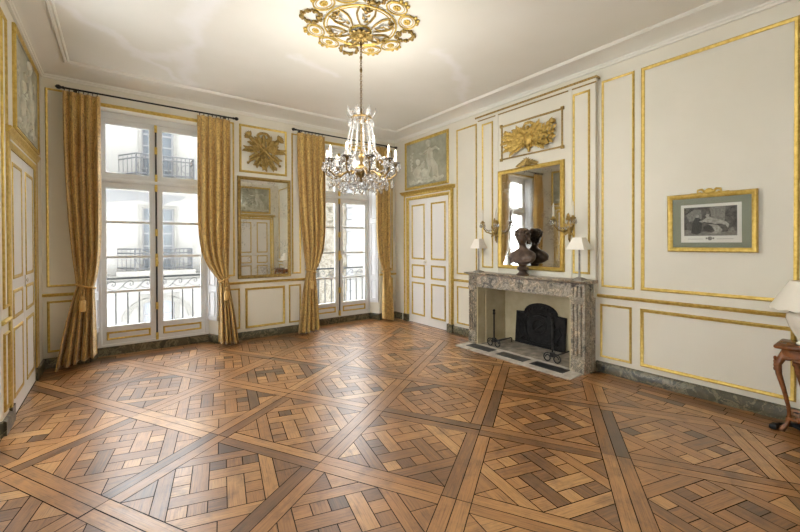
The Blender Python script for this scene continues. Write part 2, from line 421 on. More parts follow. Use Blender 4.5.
    me.polygons.foreach_set('material_index', mi)
    at = me.attributes.new('tone', 'FLOAT', 'FACE'); at.data.foreach_set('value', tone)
    ul = me.uv_layers.new(name='UVMap')
    for lp in me.loops: ul.data[lp.index].uv = uvs[lp.vertex_index]
    o = bpy.data.objects.new('floor', me); col.objects.link(o); struct(o)
build_floor()

# ---------------------------------------------------------------- shell
FB = (2.40, 3.81, .85)                   # firebox opening y0,y1,z1
D_R = (4.675, 5.775, 2.315); D_L = (4.58, 5.73, 2.315); D_B = (3.16, 4.22, 2.315)
TH = .25
w = MB(TR)
def wall_with_door(w, a, b, d, extra=None):
    segs = [(a, d[0], 0, ZC+.1), (d[1], b, 0, ZC+.1), (d[0], d[1], d[2], ZC+.1)]
    for s in segs: w.box(s[0], s[1], s[2], s[3], -TH, 0)
w.box(YB-TH, FB[0], 0, ZC+.1, -TH, 0); w.box(FB[0], FB[1], FB[2], ZC+.1, -TH, 0); w.box(FB[1], D_R[0], 0, ZC+.1, -TH, 0)
w.box(D_R[1], YW, 0, ZC+.1, -TH, 0); w.box(D_R[0], D_R[1], D_R[2], ZC+.1, -TH, 0)
# chimney breast above the mantel and its crown
w.box(2.19, 3.96, .86, 3.36, 0, .06)
w.box(2.47, 2.515, 1.04, 3.36, .06, .068); w.box(3.585, 3.63, 1.04, 3.36, .06, .068)
wall_right = struct(w.build('wall_right', 'wall', smooth=0))
WL = (3.08, 4.22, 3.17, 4.13); WL2 = (-.50, .80, -.41, .71)  # openings of the two added, unseen windows that brighten the room
w = MB(TL); wall_with_door(w, 4.30, YW, D_L); w.box(YB-TH, -.60, 0, ZC+.1, -TH, 0); w.box(.90, 2.98, 0, ZC+.1, -TH, 0); w.box(-.60, .90, 3.27, ZC+.1, -TH, 0); w.box(2.98, 4.30, 3.27, ZC+.1, -TH, 0)
for a, b, q in ((2.98, .1, .19), (4.30, -.08, -.17), (-.60, .1, .19), (.90, -.1, -.19)):
    w.loft([[(p[0], z, p[1]) for p in ((a, 0), (a+b, 0), (a+q, -.23), (a+q, -TH), (a, -TH))] for z in (0, 3.27)])
w.box(3.15, 4.15, -.05, .12, -TH, -.231); w.box(-.43, .73, -.05, .12, -TH, -.231); wall_left = struct(w.build('wall_left', 'wall', smooth=0))
w = MB(TB); wall_with_door(w, XL, XR, D_B); wall_back = struct(w.build('wall_back', 'wall', smooth=0))
WIN = [(-.30, 1.225, -.222, 1.113), (2.58, 4.11, 2.678, 4.013)]; WT = 3.27
w = MB(TW)
def splay(x0, x1, y0, xa, y1, xb):       # pier block with angled cheeks
    pass
edges = [XL-TH, WIN[0][0], WIN[0][1], WIN[1][0], WIN[1][1], XR+TH]
fr = [XL-TH, WIN[0][2], WIN[0][3], WIN[1][2], WIN[1][3], XR+TH]
dY = YF-YW
for k in (0, 2, 4):
    a, b, a2, b2 = edges[k], edges[k+1], fr[k], fr[k+1]
    lo = [(a, 0, 0), (b, 0, 0), (b2, 0, -dY), (b2, 0, -dY-.2), (a2, 0, -dY-.2), (a2, 0, -dY)]
    w.loft([[(p[0], z, p[2]) for p in lo] for z in (0, ZC+.1)])
for q in WIN:
    w.box(q[0], q[1], WT, ZC+.1, -dY-.2, 0)
    w.box(q[2]-.02, q[3]+.02, -.05, .12, -dY-.2, -dY-.001)
wall_front = struct(w.build('wall_front', 'wall', smooth=0))

# ceiling with cove and moulded border
w = MB(ident)
def rectloop(i, z, iw=None):
    iw = i if iw is None else iw
    return [(XL+i, YB+i, z), (XR-i, YB+i, z), (XR-i, YW-iw, z), (XL+i, YW-iw, z)]
cove = [(-.02, 3.50, -.02), (.022, 3.50, .022), (.024, 3.522, .024), (.034, 3.526, .034), (.036, 3.545, .036), (.08, 3.567, .10), (.15, 3.592, .2), (.22, 3.606, .33), (.24, 3.609, .37)]
bead = [(.242, 3.596, .372), (.252, 3.588, .382), (.264, 3.592, .394), (.270, 3.604, .400), (.276, 3.606, .406), (.282, 3.597, .412), (.290, 3.594, .42), (.298, 3.600, .428), (.30, 3.612, .43)]
w.loft([rectloop(i, z, iw) for i, z, iw in cove+bead], True, False)
w.add(rectloop(.30, 3.612, .43), [(0, 1, 2, 3)])
w.box(XL-TH, XR+TH, YB-TH, YF+.2, ZC+.1, ZC+.2)
ceil = struct(w.build('ceiling', 'ceiling', smooth=30))

# ---------------------------------------------------------------- wall panelling
def panel(T, parent, u0, u1, v0, v1, small=False, m='gold'):
    return MB(T).frame(u0, u1, v0, v1, PMS if small else PM).build('panel_molding', m, parent)
RAIL = [(-.019, 0), (-.019, .010), (-.011, .014), (-.008, .024), (.008, .029), (.014, .022), (.019, .016), (.019, 0)]
def rail(T, parent, a, b, z=.883): return MB(T).bar(a, b, [(z+v, n) for v, n in RAIL]).build('chair_rail', 'gold', parent)
def base(name, T, segs):
    w = MB(T)
    for a, b in segs: w.bar(a, b, [(0, 0), (0, .024), (.105, .024), (.118, .014), (.122, 0)])
    return struct(w.build(name, 'basemarble'))
# right wall
for a, b, sm in ((1.80, 2.15, True), (.555, 1.737, False), (-.66, .42, False), (4.05, 4.49, True)):
    panel(TR, wall_right, a, b, .985, 3.357, sm)
for a, b, sm in ((1.825, 2.165, True), (.57, 1.743, False), (-.66, .42, False), (4.05, 4.487, True)):
    panel(TR, wall_right, a, b, .17, .79, sm)
rail(TR, wall_right, YB, 2.205); rail(TR, wall_right, 3.97, 4.56)
base('baseboard_right', TR, [(YB, 2.205), (3.968, 4.558), (5.99, YW)])
# trumeau
TT = lambda u, v, n: (XR-.06-n, u, v)
panel(TT, wall_right, 2.252, 2.463, 1.125, 3.29, True); panel(TT, wall_right, 3.682, 3.893, 1.125, 3.29, True)
w = MB(TT)
w.bar(2.17, 3.98, [(3.36, -.03), (3.36, .014), (3.372, .02), (3.385, .034), (3.385, -.03)])
w.build('crown_molding', 'wall', wall_right)
w = MB(TT); w.bar(2.155, 3.995, [(3.385, -.04), (3.385, .036), (3.395, .046), (3.408, .046), (3.408, -.04)]); w.build('crown_molding', 'oldgold', wall_right)
w = MB(TT); w.bar(2.18, 3.97, [(3.345, 0), (3.345, .006), (3.353, .008), (3.36, .006), (3.36, 0)]); w.build('crown_molding', 'oldgold', wall_right)
# relief frame with corner blocks
w = MB(TT); w.frame(2.587, 3.528, 2.68, 3.168, [(0, 0), (0, .014), (.01, .018), (.02, .012), (.022, 0)])
for u in (2.59, 3.525):
    for v in (2.684, 3.164): w.box(u-.02, u+.02, v-.02, v+.02, 0, .022)
w.build('panel_molding', 'oldgold', wall_right)
# left wall
for a, b in ((4.27, 4.45), (1.0, 2.9)):
    panel(TL, wall_left, a, b, .985, 3.35, True); panel(TL, wall_left, a, b, .17, .79, True)
rail(TL, wall_left, .8, 3.08); rail(TL, wall_left, 4.22, 4.47)
base('baseboard_left', TL, [(YB, -.5), (.8, 3.08), (4.22, 4.47), (5.83, YW)])
# wall behind the camera
for a, b in ((-.55, .5), (.65, 2.85)):
    panel(TB, wall_back, a, b, .985, 3.35); panel(TB, wall_back, a, b, .17, .79)
rail(TB, wall_back, XL, 3.04); base('baseboard_back', TB, [(XL, 3.04), (4.34, XR)])
# window wall
panel(TW, wall_front, -.69, -.36, .98, 3.387, True); panel(TW, wall_front, -.69, -.36, .187, .81, True)
panel(TW, wall_front, 1.335, 1.45, 1.0, 3.36, True); panel(TW, wall_front, 2.352, 2.51, .99, 3.352, True)
panel(TW, wall_front, 1.52, 2.275, 2.612, 3.36)
panel(TW, wall_front, 1.598, 2.23, .168, .802); panel(TW, wall_front, 1.34, 1.52, .18, .808, True); panel(TW, wall_front, 2.295, 2.505, .168, .808, True)
panel(TW, wall_front, 4.20, 4.43, .95, 3.35, True); panel(TW, wall_front, 4.20, 4.43, .16, .81, True)
rail(TW, wall_front, XL, WIN[0][0]); rail(TW, wall_front, WIN[0][1], WIN[1][0], .89); rail(TW, wall_front, WIN[1][1], XR)
base('baseboard_front', TW, [(XL, WIN[0][0]), (WIN[0][1], WIN[1][0]), (WIN[1][1], XR)])

# ---------------------------------------------------------------- doors
def door(name, T0, d, cw, label, pr=1):
    T = lambda u, v, n: T0(u, v, n*pr if n > 0 else n)
    y0, y1, zt = d; mid = (y0+y1)/2
    root = MB(T).arch3(y0-cw, y1+cw, 0, zt+cw, [(0, -.02), (0, .035), (.012, .05), (.03, .052), (.042, .034), (.06, .03), (.072, .038), (.092, .03), (cw, .012), (cw, -.06)]).build(name, 'gold')
    struct(root)
    MB(T).arch3(y0-cw+.043, y1+cw-.043, .14, zt+cw-.043, [(0, .03), (.001, .0345), (.016, .0345), (.018, .028)]).build('casing_fillet', 'white', root)
    w = MB(T)
    for a in (y0-cw-.006, y1-.004): w.box(a, a+cw+.01, 0, .14, 0, .055)
    w.build('plinth_block', 'basemarble', root, 0)
    w = MB(T); w.bar(y0-cw-.04, y1+cw+.04, [(zt+cw-.012, 0), (zt+cw-.012, .05), (zt+cw, .07), (zt+cw+.014, .078), (zt+cw+.02, .10), (zt+cw+.038, .112), (zt+cw+.045, .10), (zt+cw+.05, 0)])
    w.build('door_cornice', 'gold', root)
    for k, (a, b) in enumerate(((y0, mid-.002), (mid+.002, y1))):
        w = MB(T); w.box(a, b, .004, zt, -.045, -.004)
        lf = w.build('door_leaf', 'white', root, 0)
        ia, ib = a+.085, b-.085
        for v0, v1 in ((.15, .77), (.845, 1.10), (1.195, 2.22)):
            MB(lambda u, v, n: T(u, v, n-.004)).frame(ia, ib, v0, v1, [(i*.9, h*.85) for i, h in PM]).build('panel_molding', 'gold', lf)
        w = MB(T); w.box(ia+.036, ib-.036, .19, .73, -.006, -.001); w.box(ia+.036, ib-.036, .885, 1.06, -.006, -.001); w.box(ia+.036, ib-.036, 1.235, 2.18, -.006, -.001)
        w.build('raised_panel', 'white', lf, 0)
    w = MB(T)
    u = mid+.045; w.box(u-.018, u+.018, 1.085, 1.20, -.004, .002); w.tube([(u, 1.15, -.02), (u, 1.15, .03)], .008); w.ell((u, 1.15, .042), (.022, .022, .017))
    w.build('door_knob', 'ceramic', root)
    root['label'] = label
    return root
door('door_1', TL, D_L, .12, 'cream double door with gilt panels in the left wall beside the first curtain', .35)
door('door_2', TR, D_R, .112, 'cream double door with gilt casing beside the fireplace')
door('door_3', TB, D_B, .112, 'cream double door with gilt casing seen in the tall mirror between the windows')

# ---------------------------------------------------------------- windows
def window(k, q, label, P=lambda u, d: (u, YW+d), TW=TW):
    x0, x1, f0, f1 = q; T = lambda u, v, n: (*P(u, .23-n), v); mid = (f0+f1)/2
    zb, zt = .12, WT
    w = MB(T)
    w.box(f0, f0+.045, zb, zt, -.06, .03); w.box(f1-.045, f1, zb, zt, -.06, .03); w.box(f0+.045, f1-.045, zb, zb+.03, -.06, .03)
    w.box(f0+.045, f1-.045, 3.185, zt, -.06, .03); w.box(f0+.045, f1-.045, 2.33, 2.395, -.06, .032)
    w.bar(f0+.045, f1-.045, [(2.335, .03), (2.338, .05), (2.36, .055), (2.385, .045), (2.39, .03)])
    root = w.build('window_%d' % k, 'winpaint', smooth=0); struct(root); root['label'] = label
    # marble step under the frame
    MB(T).box(f0-.03, f1+.03, 0, .12, 0, .022).build('marble_sill', 'basemarble', root, 0)
    # soffit board and gilt lintel strip
    w = MB(TW); w.bar(x0, x1, [(WT-.004, .0), (WT-.004, .014), (WT+.01, .026), (WT+.03, .03), (WT+.042, .016), (WT+.046, 0)]); w.build('lintel_molding', 'gold', root)
    for a, b in ((f0+.047, mid-.004), (mid+.004, f1-.047)):
        left = a < mid-.1
        so, si = (.055, .075)
        ga, gb = (a+so, b-si) if left else (a+si, b-so)
        for z0, z1, g0, g1, mun, nm in ((.152, 2.328, .39, 2.25, (.852, 1.322, 1.797), 'casement'), (2.397, 3.184, 2.462, 3.112, (), 'upper_casement')):
            w = MB(T)
            w.box(a, ga, z0, z1, -.03, .015); w.box(gb, b, z0, z1, -.03, .015)
            w.box(ga, gb, z0, g0-.028 if nm == 'casement' else g0, -.03, .015); w.box(ga, gb, g1, z1, -.03, .015)
            if nm == 'casement': w.box(ga, gb, g0-.028, g0, -.03, .024)
            for z in mun: w.box(ga, gb, z-.016, z+.016, -.022, .006)
            w.frame(ga-.008, gb+.008, g0-.008, g1+.008, [(0, .0152), (.002, .02), (.01, .014), (.01, 0)])
            c = w.build(nm, 'winpaint', root, 0)
            if nm == 'casement': MB(lambda u, v, n: T(u, v, n+.015)).frame(ga-.005, gb+.005, .207, .317, PMS).build('panel_molding', 'gold', c)
            MB(T).box(ga-.004, gb+.004, g0-.004, g1+.004, -.011, -.008).build('glass', 'glass', c, 0)
    # cremone bolt with brass guides
    w = MB(T); w.tube([(mid, .16, .035), (mid, 3.17, .035)], .011, 8)
    bolt = w.build('cremone_bolt', 'iron', root)
    w = MB(T)
    for z in (.19, .62, 1.27, 1.66, 2.29, 2.43, 2.82, 3.13):
        h = .05 if z != 1.27 else .09
        w.box(mid-.016, mid+.016, z-h, z+h, .015, .05)
    w.tube([(mid, 1.30, .05), (mid, 1.28, .08), (mid+.015, 1.22, .085)], .009)
    w.build('brass_guide', 'gold', bolt, 0)
    # folding shutters lying on the splayed reveals
    for s in (0, 1):
        pa, pb = ((f0, x0) if s == 0 else (f1, x1))
        A = Vector((*P(pa, .23), 0)); B = Vector((*P(pb, 0), 0)); D = (B-A); ln = D.length; D.normalize()
        nrm = Vector((-D.y, D.x, 0))
        if nrm.dot(Vector((*P(mid, 0), 0))-B) < 0: nrm = -nrm
        Ts = lambda u, v, n, A=A, D=D, nrm=nrm: (A.x+D.x*u+nrm.x*n, A.y+D.y*u+nrm.y*n, v)
        w = MB(Ts); w.box(.035, ln-.015, .34, WT-.03, .004, .034)
        sh = w.build('shutter', 'shutter', root, 0)
        w = MB(lambda u, v, n: Ts(u, v, n+.034))
        for v0, v1 in ((.40, .78), (.86, 1.9), (1.98, 3.16)):
            w.frame(.07, ln-.05, v0, v1, [(0, 0), (.004, .008), (.012, .01), (.018, .002), (.02, -.002)])
        w.build('shutter_panel', 'shutter', sh)
        w = MB(Ts); w.bar(.02, ln, [(0, 0), (0, .02), (.105, .02), (.118, .01), (.122, 0)]); w.build('reveal_baseboard', 'basemarble', root)
    return root
window(1, WIN[0], 'tall white French window on the left, facing the white house')
window(2, WIN[1], 'tall white French window on the right, behind the chandelier')

window(3, WL, 'added white French window, out of view in the left wall nearer the corner door, for fill daylight', lambda u, d: (XL-d, u), TL)  # invented opening, out of view, lets skylight in as fill
window(4, WL2, 'added white French window, out of view in the left wall beside the camera, for fill daylight', lambda u, d: (XL-d, u), TL)  # second invented window, unseen, added for more daylight indoors

# ---------------------------------------------------------------- fireplace
XF = 4.23
fp = thing('fireplace', 'grey veined marble fireplace with fluted pilasters on the right wall', 'fireplace', (XF, 3.09, 0))
w = MB()
prof = [(1.03, 4.225), (1.036, 4.20), (1.044, 4.185), (1.05, 4.172), (1.062, 4.168), (1.066, 4.174), (1.066, 4.439), (1.03, 4.439)]
w.loft([[(x, y, z) for z, x in prof] for y in (2.158, 4.015)])
w.build('mantel_shelf', 'marble', fp)
w = MB(); w.box(4.245, 4.44, 2.37, 3.836, .852, 1.03); w.box(4.236, 4.25, 2.37, 3.836, .852, .872); w.box(4.238, 4.25, 2.37, 3.836, 1.005, 1.03)
w.build('frieze', 'marble', fp, 0)
w = MB(lambda u, v, n: (4.245-n, u, v))
w.lathe([(.058, 0), (.058, .012), (.046, .014), (.044, .006), (.0, .006)], (3.09, .94, 0), 24)
for k in range(8):
    a = k*PI/4; w.ell((3.09+.024*math.cos(a), .94+.024*math.sin(a), .008), (.013, .009, .01), 8, 6, Matrix.Rotation(a, 3, 'Z'))
w.ell((3.09, .94, .012), .011, 8, 6); w.build('medallion', 'marble', fp)
for y0, y1 in ((2.205, 2.370), (3.836, 3.970)):
    w = MB(lambda u, v, n: (XF-n, u, v))
    n = 3; fw = (y1-y0-.03)/n
    # shaft as a row of fillets with hollow flutes between
    w.box(y0, y1, 0, .12, -.10, .012); w.box(y0, y1, .12, .20, -.10, 0); w.box(y0, y1, .79, .82, -.10, 0); w.box(y0-.004, y1+.004, .82, .855, -.10, .012)
    w.box(y0, y1, .2, .79, -.10, -.02)
    w.box(y0, y1, .855, .875, -.10, .004); w.box(y0, y1, .875, 1.0, -.1, -.02); w.box(y0, y1, 1.0, 1.03, -.10, .006)
    g = (y1-y0)/(2*n+1)
    for k in range(n+1):
        a = y0+2*k*g
        w.box(a, a+g, .2, .79, -.03, 0); w.box(a, a+g, .875, 1.0, -.03, .004)
    p = w.build('pilaster', 'marble', fp, 0)
    w = MB(); a, b = (y0+.012, y1-.012)
    w.box(XF+.10, 4.498, a, b, 0, 1.03); w.box(XF+.14, XF+.20, y0, y1, 0, 1.03)
    w.build('pilaster_return', 'marble', fp, 0)
# firebox lining
w = MB(); xb = 4.87
w.box(XF+.02, 4.43, 3.812, 3.8355, .01, .851); w.box(XF+.02, 4.43, 2.3705, 2.396, .01, .851)
w.box(4.42, xb+.1, FB[1]-.01, FB[1]+.08, .0, 1.0); w.box(4.42, xb+.1, FB[0]-.08, FB[0]+.01, .0, 1.0)
w.box(xb, xb+.1, FB[0], FB[1], 0, 1.6); w.box(4.30, 4.40, FB[0]-.01, FB[1]+.01, FB[2]+.001, 1.0)
w.box(4.40, xb+.1, FB[0], FB[1], .98, 1.02)
w.build('firebox', 'stonefire', fp, 0)
hs = tag(MB().box(3.945, 4.30, 2.222, 3.972, -.004, .010).build('hearth_slab', 'hearthstone', smooth=0), 'pale stone hearth slab set in the parquet in front of the fireplace', 'hearth')
for y0, y1 in ((2.37, 2.81), (2.90, 3.33), (3.44, 3.87)):
    MB().box(4.055, 4.225, y0, y1, .008, .0125).build('slate_inset', 'slate', hs, 0)
MB().box(4.30, xb, FB[0]+.011, FB[1]-.011, -.004, .012).build('hearth_bed', 'brick', fp, 0)

# cast iron fireback, leaning on the back of the firebox
fb = thing('fireback', 'black cast-iron fireback with arched top and oval shield, inside the fireplace', 'fireback', (4.84, 3.17, .013))
out = [(2.775, .015), (3.57, .015), (3.57, .478), (3.44, .485)]
for k in range(13):
    a = PI*k/12; out.append((3.17+.265*math.cos(a), .485+.145*math.sin(a)))
out += [(2.90, .485), (2.775, .478)]
lean = lambda u, v, n: (4.80+v*.08-n, u, v)
out = [(out[i][0], out[i][1]) for i in range(len(out))]
w = MB(lean); w.prism(out, -.02, 0); w.build('plate', 'castiron', fb, 0)
w = MB(lean)
w.tube([(u, v, 0) for u, v in [(2.79, .03), (3.555, .03), (3.555, .465), (3.43, .468)]+[(3.17+.25*math.cos(PI*k/12), .485+.13*math.sin(PI*k/12)) for k in range(13)]+[(2.90, .468), (2.79, .465)]], .011, 6, True)
w.build('rim_bead', 'castiron', fb)
w = MB(lean)
w.lathe([(.115, 0), (.12, .016), (.1, .02), (.092, .008), (.06, .02), (0, .026)], (3.17, .30, 0), 24)
w.tube([(3.08, .36, .025), (3.25, .22, .025)], .012, 6)
w.build('shield', 'castiron', fb)
w = MB(lean)
for s in (-1, 1):
    for a, b, r in (((.20, .12), (.24, .30), .03), ((.24, .30), (.20, .42), .024), ((.24, .30), (.32, .34), .016), ((.21, .14), (.30, .08), .018), ((.20, .12), (.13, .09), .018), ((.28, .12), (.34, .24), .013), ((.34, .24), (.30, .36), .012)):
        w.tube([(3.17+s*a[0], a[1], .004), (3.17+s*(a[0]+b[0])/2+.01, (a[1]+b[1])/2, .012), (3.17+s*b[0], b[1], .004)], r, 7)
    w.ell((3.17+s*.2, .445, .01), (.03, .028, .02))
for k in range(9):
    a = PI*(.12+.76*k/8); w.ell((3.17+.2*math.cos(a), .47+.095*math.sin(a), .006), (.018, .024, .014), 8, 6)
w.tube([(3.06, .45, .01), (3.17, .475, .016), (3.28, .45, .01)], .018, 7); w.tube([(2.9, .08, .005), (3.17, .06, .014), (3.44, .08, .005)], .014, 7)
w.build('heraldic_relief', 'castiron', fb)

# andirons
def andiron(y, label):
    x = 4.315
    t = thing('andiron', label, 'andiron', (x, y, .012), 'andirons in the hearth')
    w = MB(); z0 = .10
    w.tube([(x, y, z0), (x, y, .49)], .011, 8); w.tube([(x, y, .475), (x, y, .485), (x, y, .50), (x, y, .51)], [.012, .019, .019, .010], 8)
    w.ell((x, y, .53), (.019, .019, .022)); w.box(x-.022, x+.022, y-.022, y+.022, .085, .14)
    w.build('upright', 'iron', t)
    for s in (-1, 1):
        w = MB(); pts = []
        for k in range(26):
            a = PI/2-2*PI*1.25*k/25; r = .055*(1-.55*k/25)
            pts.append((x-.01, y+s*(.062+r*math.cos(a)), .07+r*math.sin(a)*1.02))
        pts = [(x, y, .125), (x-.005, y+s*.03, .125)]+pts
        w.tube(pts, .008, 6); w.build('scroll_foot', 'iron', t)
    w = MB(); w.tube([(x, y, .10), (x+.1, y, .085), (x+.38, y, .085), (x+.40, y, .08), (x+.405, y, .02)], .010, 6); w.build('log_bar', 'iron', t)
andiron(3.565, 'black wrought-iron andiron left of the fireback'); andiron(2.655, 'black wrought-iron andiron in front of the right side of the fireback')

# ---------------------------------------------------------------- mirrors
tm = thing('overmantel_mirror', 'gilt-framed clouded mirror above the fireplace behind the bust', 'mirror', (4.44, 3.075, 1.14))
MB(TT).frame(2.565, 3.585, 1.135, 2.53, [(0, 0), (0, .018), (.010, .030), (.021, .032), (.029, .022), (.040, .018), (.045, .025), (.053, .02), (.055, .004)]).build('mirror_frame', 'gold', tm)
MB(TT).box(2.615, 3.535, 1.185, 2.48, .002, .006).build('mirror_glass', 'mirrordark', tm, 0)
w = MB(TT); rn = random.Random(5)
w.ell((3.075, 2.565, .03), (.045, .04, .03))
for s in (-1, 1):
    for k in range(4):
        w.leaf((3.075+s*(.015+.03*k), 2.54, .03), (s*1, .65-.2*k, .1), (0, .2, 1), .10-.008*k, .036, .4)
    w.tube([(3.075+s*(.03+.04*k), 2.537+.012*math.sin(k*1.6), .03) for k in range(4)], [.011, .010, .009, .004], 7)
for k in range(5):
    a = PI*(.2+.15*k); w.leaf((3.075, 2.56, .035), (math.cos(a), math.sin(a), .25), (0, 0, 1), .085, .035, .3)
w.build('carved_crest', 'oldgold', tm)

pm = thing('pier_mirror', 'tall gilt-framed old mirror on the wall between the two windows', 'mirror', (1.91, YW, .95))
MB(TW).frame(1.487, 2.328, .952, 2.55, [(0, 0), (0, .022), (.010, .036), (.022, .030), (.03, .034), (.042, .022), (.05, .016), (.052, .003)]).build('mirror_frame', 'oldgold', pm)
w = MB(TW); w.box(1.537, 2.278, 1.002, 1.945, .002, .007); w.build('mirror_glass', 'mirror', pm, 0)
w = MB(TW); w.box(1.537, 2.278, 1.948, 2.50, .002, .007); w.build('mirror_glass', 'mirror', pm, 0)

# ---------------------------------------------------------------- carved gilt ornaments
def ribbon(w, pts, wd, n0=.02):
    loops = []
    for i, p in enumerate(pts):
        q = Vector(pts[min(i+1, len(pts)-1)])-Vector(pts[max(0, i-1)]); q = Vector((q.x, q.y, 0)).normalized(); s = Vector((-q.y, q.x, 0))*wd*.5
        z = n0+.012*math.sin(i*1.7); c = Vector((p[0], p[1], z))
        loops.append([c-s, c+Vector((0, 0, .008)), c+s, c-Vector((0, 0, .006))])
    w.loft(loops)
tr = thing('carved_trophy', 'carved gilt trophy of crossed torches, ribbon and foliage above the tall mirror', 'wall ornament', (1.9, YW, 2.62))
cx, cz = 1.895, 2.965
w = MB(TW)
for s in (-1, 1):
    a, b = (cx+s*.25, cz-.20), (cx-s*.22, cz+.20)
    pts = [(a[0]+(b[0]-a[0])*t, a[1]+(b[1]-a[1])*t, .028+.012*(s > 0)) for t in (0, .08, .2, .5, .68, .76, .84, 1)]
    w.tube(pts, [.010, .014, .024, .026, .022, .030, .036, .030], 10)
    for k in range(7):
        an = math.atan2(b[1]-a[1], b[0]-a[0])+(k-3)*.3
        w.leaf((b[0], b[1], .035), (math.cos(an), math.sin(an), .15), (0, 0, 1), .10, .04, .2)
    w.ell((a[0], a[1], .035), (.022, .022, .018))
w.build('crossed_torches', 'oldgold', tr)
w = MB(TW); rn = random.Random(11)
for ang, n, ln in ((.10, 5, .34), (PI-.02, 5, .33), (-.50, 4, .30), (PI+.55, 4, .28), (-PI/2, 7, .30), (-1.05, 5, .35), (-PI+1.05, 4, .30), (.55, 3, .27), (PI-.55, 3, .28), (1.05, 3, .25), (PI-1.05, 3, .25), (.32, 3, .22), (PI-.3, 3, .22)):
    d = (math.cos(ang), math.sin(ang))
    w.tube([(cx+d[0]*ln*t*.9, cz+d[1]*ln*t*.9, .02+.02*math.sin(t*3)) for t in (.1, .4, .7, 1)], [.012, .010, .008, .005], 6)
    for k in range(n*2):
        t = .35+.65*k/(n*2); an = ang+(1 if k % 2 else -1)*(.8-.4*t)
        w.leaf((cx+d[0]*ln*t*.85, cz+d[1]*ln*t*.85, .025+.01*rn.random()), (math.cos(an), math.sin(an), .2), (0, 0, 1), .07+.03*rn.random(), .042, .4)
w.build('foliage', 'oldgold', tr)
w = MB(TW)
w.ell((cx, cz-.10, .02), (.05, .13, .016), 10, 8)
for k in range(30):
    a = rn.random()*2*PI; r = .085*math.sqrt(rn.random()); w.ell((cx+r*math.cos(a), cz-.17+r*math.sin(a)*1.1, .03+.02*rn.random()), .014+.012*rn.random(), 7, 5)
for k in range(12):
    a = rn.random()*2*PI; r = .05*math.sqrt(rn.random()); w.ell((cx+r*math.cos(a), cz+.01+r*math.sin(a), .045), .013+.009*rn.random(), 7, 5)
w.build('flower_cluster', 'oldgold', tr)
w = MB(TW); t0 = (cx-.01, cz+.235)
for s in (-1, 1):
    ribbon(w, [(t0[0]+s*.09*math.sin(a), t0[1]+.05+.055*math.cos(a)-.05, 0) for a in [k*PI*1.5/9 for k in range(10)]], .045, .035)
    ribbon(w, [(t0[0]+s*(.01+.05*k/3+.05*math.sin(k)), t0[1]-.02-.045*k, 0) for k in range(5)], .035, .03)
w.ell((t0[0], t0[1], .045), (.03, .03, .02))
w.tube([(cx, cz+.05, .03), (t0[0], t0[1], .035)], .025, 8)
w.build('ribbon_bow', 'oldgold', tr)

rl = thing('carved_relief', 'carved gilt relief with heart shield and leafy sprays above the fireplace mirror', 'wall ornament', (4.44, 3.06, 2.70))
cx, cz = 3.06, 2.90
w = MB(TT)
w.ell((cx, cz-.02, .035), (.075, .11, .04), 14, 10, None, lambda d, p: Vector((p.x*(1+.35*d.y), p.y-.35*abs(p.x)*(d.y > 0), p.z)))
w.tube([(cx+.085*math.cos(a)*(1+.3*math.sin(a)), cz-.02+.12*math.sin(a), .025) for a in [k*PI/10 for k in range(20)]], .012, 6, True)
w.build('heart_shield', 'midgold', rl)
w = MB(TT); rn = random.Random(21)
for s in (-1, 1):
    for an, ln in ((.36, .36), (.10, .38), (-.2, .36), (-.48, .27), (.75, .22)):
        d = (s*math.cos(an), math.sin(an))
        w.tube([(cx+d[0]*ln*t, cz-.02+d[1]*ln*t, .025) for t in (.1, .5, .9)], [.014, .011, .006], 6)
        for k in range(11):
            t = .22+.78*k/10; a2 = math.atan2(d[1], d[0])+(1 if k % 2 else -1)*(.85-.4*t)
            w.leaf((cx+d[0]*ln*t*.92, cz-.02+d[1]*ln*t*.92, .025+.02*rn.random()), (math.cos(a2), math.sin(a2), .25), (0, 0, 1), .085+.025*rn.random(), .042, .4)
    for k in range(12): w.ell((cx+s*(.13+.25*rn.random()), cz-.05+.16*(rn.random()-.5), .035), .014+.012*rn.random(), 7, 5)
w.build('leaf_sprays', 'midgold', rl)
w = MB(TT)
for s in (-1, 1):
    w.tube([(cx-s*.30, cz-.13, .035), (cx+s*.36, cz+.13, .045)], .016, 8)
    w.lathe([(.02, -.03), (.034, 0), (.02, .03)], (cx+s*.36, cz+.13, .045), 8, 'x')
w.tube([(cx, cz-.12, .03), (cx, cz-.19, .025)], [.026, .014], 8)
w.build('crossed_staves', 'midgold', rl)
w = MB(TT)
for s in (-1, 1):
    ribbon(w, [(cx+s*.075*math.sin(a), cz+.17+.05*math.cos(a)-.02, 0) for a in [k*PI*1.6/9 for k in range(10)]], .04, .04)
    ribbon(w, [(cx+s*(.02+.03*k), cz+.12-.02*k+.015*math.sin(k*2), 0) for k in range(6)], .03, .035)
w.ell((cx, cz+.135, .05), (.026, .024, .02)); w.build('ribbon_bow', 'midgold', rl)

